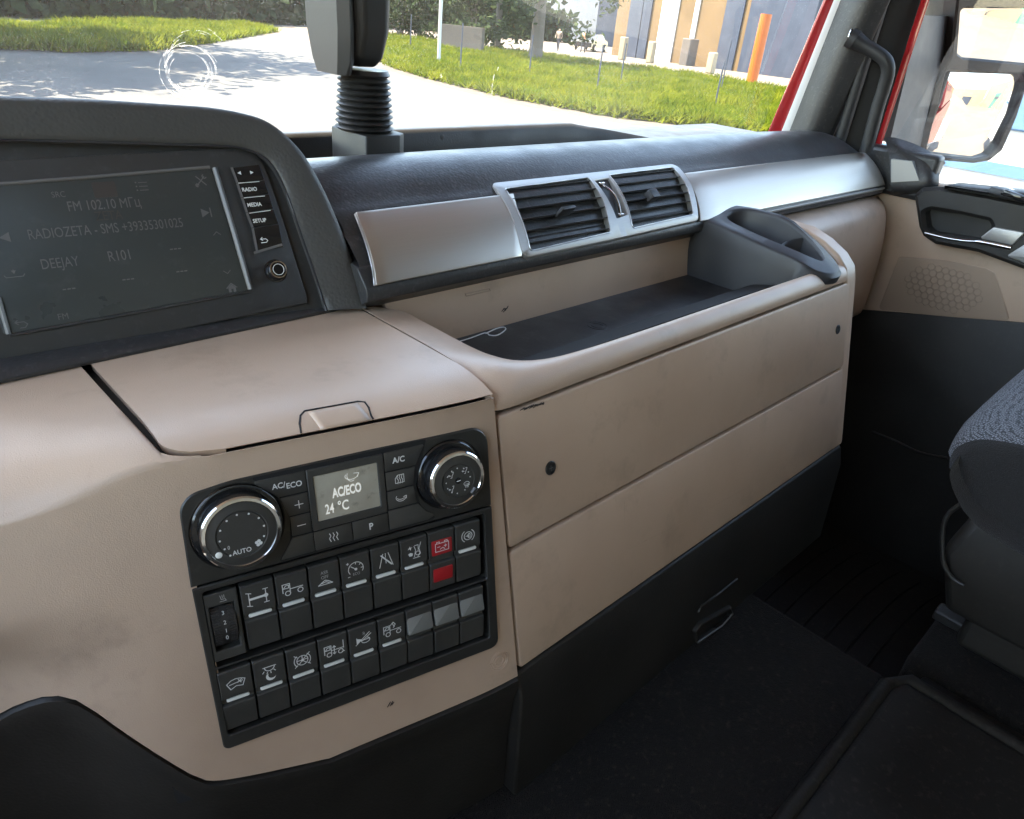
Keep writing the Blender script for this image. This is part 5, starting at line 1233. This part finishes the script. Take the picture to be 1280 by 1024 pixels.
# low wall, far building, pillars, cars, people
def at(q): return onz(*q, GZ)
def wallbox(nm, qa, qb, h, dep, m, label=None, cat=None, z0=0.0):
    A, Bq = at(qa), at(qb); d = Bq - A; L = np.linalg.norm(d); d /= L; nn = np.array([-d[1], d[0], 0]); nn = nn if nn[1] > 0 else -nn
    c = (A + Bq) / 2 + nn * dep / 2; c[2] = GZ + z0 + h / 2
    o = box(nm, c, (L, dep, h), m, None, Matrix.Rotation(math.atan2(d[1], d[0]), 3, 'Z'))
    if label: tag(o, label, cat)
    return o, A, Bq, d, nn
wallbox('warehouse', (690, 44), (800, 62), 12, 6, 'navy', 'dark blue grey warehouse far beyond the parked cars', 'warehouse')
wallbox('block_wall', (550, 64), (601, 70), 1.5, .4, 'grey_wall', 'low grey block wall behind the grass', 'wall')
bd = thing('building', at((850, 82)), 'tan industrial building with a white door behind the grass', 'building')
A, Bq = np.array([62., 56, GZ]), np.array([66., 33, GZ])
A, Bq = at((775, 70)), at((940, 92)); dW = (Bq - A) / np.linalg.norm(Bq - A); nW = np.array([-dW[1], dW[0], 0]); nW = -nW if nW.dot(A) < 0 else nW
WB = Frame(A, dW, (0, 0, 1)); WL = float(np.linalg.norm(Bq - A))
slab('wall', WB, rect(-1, -.2, WL + 1, 9), -6, 0, 'tan_wall', bd, 0)
for qa, qb, m_, nmx, hh in (((818, 74), (838, 76), 'door_white', 'door', 5.0), ((796, 71), (806, 72), 'navy', 'window', 6), ((857, 80), (862, 81), 'white_paint', 'downpipe', 7), ((780, 69), (795, 71), 'navy', 'gate_panel', 7.5), ((893, 86), (915, 88), 'navy', 'gate_panel', 7.0), ((922, 89), (1000, 98), 'navy', 'shutter', 7.5)):
    a0 = WB.px(*qa)[0]; a1 = WB.px(*qb)[0]
    slab(nmx, WB, rect(a0, -.1, a1, hh), 0, .12, m_, bd, 0)
cab_ = [(858, 82, 1.6, 'grey utility box at the foot of the white downpipe'), (812, 79, 1.5, 'short concrete bollard beside the white door'), (777, 75, 1.6, 'short concrete bollard by the dark gate'), (887, 92, 1.3, 'short concrete bollard left of the orange pillar')]
for x, y, h, lb in cab_:
    P = at((x, y)); o = box('bollard' if 'bollard' in lb else 'utility_box', (P[0], P[1], GZ + h / 2), (.5, .5, h) if 'bollard' in lb else (1.2, .8, h * 1.4), 'pale_wall' if 'bollard' in lb else 'grey_wall', None, bevel=.08); tag(o, lb, 'bollard' if 'bollard' in lb else 'box')
P = at((938, 108)); dpt = float(np.linalg.norm(P)); o = tube('orange_pillar', [(P[0], P[1], GZ), (P[0], P[1], GZ + 1), (P[0], P[1], GZ + 3.55)], .30, 'orange', None, 16); tag(o, 'tall orange pillar standing at the far edge of the grass', 'pillar')
wallbox('dark_container', (948, 92), (1150, 112), 8, 4, 'navy', 'dark blue container wall behind the orange pillar', 'container')
def car(P, yaw, m, label, s=1.0):
    t = thing('parked_car', P, label, 'car', 'cars parked across the yard'); Rm = Matrix.Rotation(yaw, 3, 'Z')
    T = lambda p: np.array(P) + np.array(Rm @ Vector((p[0] * s, p[1] * s, p[2] * s)))
    prof = [(-2.1, .35), (-2.15, .75), (-1.9, .95), (-1.3, 1.0), (-.7, 1.42), (.6, 1.45), (1.35, 1.0), (2.0, .9), (2.15, .65), (2.1, .35)]
    n = len(prof); V = [T((x, y * (.92 if z > 1.1 else 1), z)) for y in (-.85, .85) for x, z in prof]
    o = mesh('body', V, [tuple(range(n)), tuple(range(n, 2 * n))] + [(i, (i + 1) % n, n + (i + 1) % n, n + i) for i in range(n)], m, t, 30)
    gl_ = [(-.65, 1.36), (.55, 1.39), (1.15, 1.03), (-1.1, 1.03)]
    for sd_ in (-1, 1): mesh('side_window', [T((x, sd_ * (.865 - .06 * (z > 1.2)), z)) for x, z in gl_], [(0, 1, 2, 3)], 'blue_glass', t, 0)
    for x in (-1.35, 1.35):
        for y in (-.86, .86):
            WFr = Frame(T((x, y, .32)), T((x + 1, y, .32)) - T((x, y, .32)), (0, 0, 1)); sg = 1 if WFr.n.dot(T((0, y * 2, 0)) - T((0, 0, 0))) > 0 else -1
            w = lathe('wheel', WFr, 0, 0, [(.32 * s, -.1), (.32 * s, .08 * sg), (.2 * s, .09 * sg)], 'tyre', t, 18); lathe('rim', WFr, 0, 0, [(.19 * s, .085 * sg), (.18 * s, .1 * sg), (.05, .1 * sg)], 'rim', w, 14)
car(at((738, 64)), R(20), 'car_dark', 'dark parked car right of the walking person')
car(at((728, 48)), R(35), 'white_paint', 'pale parked car behind the dark one', 1.0)
def person(P, top, vest, label, ph=1):
    V = {'pel': (0, 0, .95), 'ch': (0, .02, 1.3), 'nk': (0, 0, 1.5), 'hd': (0, .03, 1.66), 'sl': (-.2, 0, 1.43), 'el': (-.27, -.04 * ph, 1.15), 'hl': (-.26, .1 * ph, .92), 'sr': (.2, 0, 1.43), 'er': (.27, .06 * ph, 1.15), 'hr': (.25, .2 * ph, .95),
         'kl': (-.1, .14 * ph, .5), 'fl': (-.1, .20 * ph, .06), 'tl': (-.1, .34 * ph, .03), 'kr': (.1, -.06 * ph, .5), 'fr': (.1, -.22 * ph, .08), 'tr': (.1, -.1 * ph, .03)}
    rad = {'pel': .15, 'ch': .17, 'nk': .06, 'hd': .105, 'sl': .075, 'el': .05, 'hl': .04, 'sr': .075, 'er': .05, 'hr': .04, 'kl': .07, 'fl': .05, 'tl': .04, 'kr': .07, 'fr': .05, 'tr': .04}
    E_ = [('pel', 'ch'), ('ch', 'nk'), ('nk', 'hd'), ('ch', 'sl'), ('sl', 'el'), ('el', 'hl'), ('ch', 'sr'), ('sr', 'er'), ('er', 'hr'), ('pel', 'kl'), ('kl', 'fl'), ('fl', 'tl'), ('pel', 'kr'), ('kr', 'fr'), ('fr', 'tr')]
    ks = list(V); me = bpy.data.meshes.new('person'); me.from_pydata([V[k] for k in ks], [(ks.index(a), ks.index(b)) for a, b in E_], [])
    o = bpy.data.objects.new('person', me); o.location = [float(c) for c in P]; o.rotation_euler.z = R(110); COL.objects.link(o)
    s = o.modifiers.new('skin', 'SKIN'); o.modifiers.new('sub', 'SUBSURF').levels = 1
    for k, v in zip(ks, me.skin_vertices[0].data): v.radius = (rad[k], rad[k]); v.use_root = (k == 'pel')
    # clothing colours by height
    m = bpy.data.materials.new('clothed_' + top); m.use_nodes = True; nt = m.node_tree; tc = nt.nodes.new('ShaderNodeTexCoord'); sp = nt.nodes.new('ShaderNodeSeparateXYZ'); r = nt.nodes.new('ShaderNodeValToRGB'); r.color_ramp.interpolation = 'CONSTANT'
    mr = nt.nodes.new('ShaderNodeMapRange'); mr.inputs[2].default_value = 1.8; nt.links.new(tc.outputs['Object'], sp.inputs[0]); nt.links.new(sp.outputs[2], mr.inputs[0]); nt.links.new(mr.outputs[0], r.inputs[0]); nt.links.new(r.outputs[0], nt.nodes['Principled BSDF'].inputs['Base Color'])
    e = r.color_ramp.elements; e[0].color = (.03, .035, .05, 1); e[1].position = .53; e[1].color = vest; q = e.new(.83); q.color = (.45, .29, .21, 1); q = e.new(.945); q.color = (.02, .015, .012, 1)
    me.materials.append(m); tag(o, label, 'person', 'people walking in the yard'); return o
person(at((697, 64)), 'brown', (.22, .17, .13, 1), 'person in brown top walking beyond the grass right of the tree trunk')
person(at((728, 66)), 'orange', (.5, .22, .12, 1), 'person in orange top beside the dark parked car', -1)
# white coach parked to the right, seen through the door window
bus = thing('white_van', (7.0, 3.0, GZ), 'white van with blue tinted windows parked beyond the door mirror', 'van')
def bb(nm, x0, x1, y0, y1, z0, z1, m, bev=.0): return box(nm, ((x0 + x1) / 2, (y0 + y1) / 2, (z0 + z1) / 2), (x1 - x0, y1 - y0, z1 - z0), m, bus, bevel=bev)
bb('body', 5.4, 7.4, -5.2, 2.45, GZ + .35, GZ + 2.75, 'white_paint', .12)
for y0, y1 in ((.75, 2.2), (-1.0, .55), (-2.7, -1.2)): bb('side_window', 5.375, 5.40, y0, y1, GZ + 2.0, GZ + 2.5, 'blue_glass', .02)
bb('blue_stripe', 5.385, 5.40, -5.0, 2.3, GZ + 1.74, GZ + 1.81, 'blue_glass')
bb('door_handle', 5.36, 5.40, .5, .72, GZ + 1.86, GZ + 1.91, 'steel_post', .01)
for y in (1.5, -3.8):
    WFr = Frame((5.40, y, GZ + .36), (0, -1, 0), (0, 0, 1)); w = lathe('wheel', WFr, 0, 0, [(.36, -.2), (.36, .05), (.24, .06)], 'tyre', bus, 22); lathe('rim', WFr, 0, 0, [(.22, .055), (.2, .075), (.05, .08)], 'rim', w, 16)
# yard behind the truck, seen in the mirror
yb = thing('yard_building', (10, -24, GZ), 'pale yellow building with a green gate reflected in the door mirror', 'building')
def yb_(nm, x0, x1, y0, y1, z0, z1, m): return box(nm, ((x0 + x1) / 2, (y0 + y1) / 2, (z0 + z1) / 2), (x1 - x0, y1 - y0, z1 - z0), m, yb)
yb_('wall', 10, 26, -34, -16, GZ, GZ + 6, 'pale_wall'); yb_('green_gate', 9.93, 10.0, -27, -23, GZ, GZ + 3.6, 'green_door'); yb_('gate_window', 9.88, 9.93, -26.4, -23.6, GZ + 2.3, GZ + 2.8, 'navy')
yb_('rear_wing', -6, 9.9, -40, -34, GZ, GZ + 5, 'pale_wall')
yb_('wing_door', 5.5, 7.3, -34.0, -33.93, GZ, GZ + 2.6, 'navy')
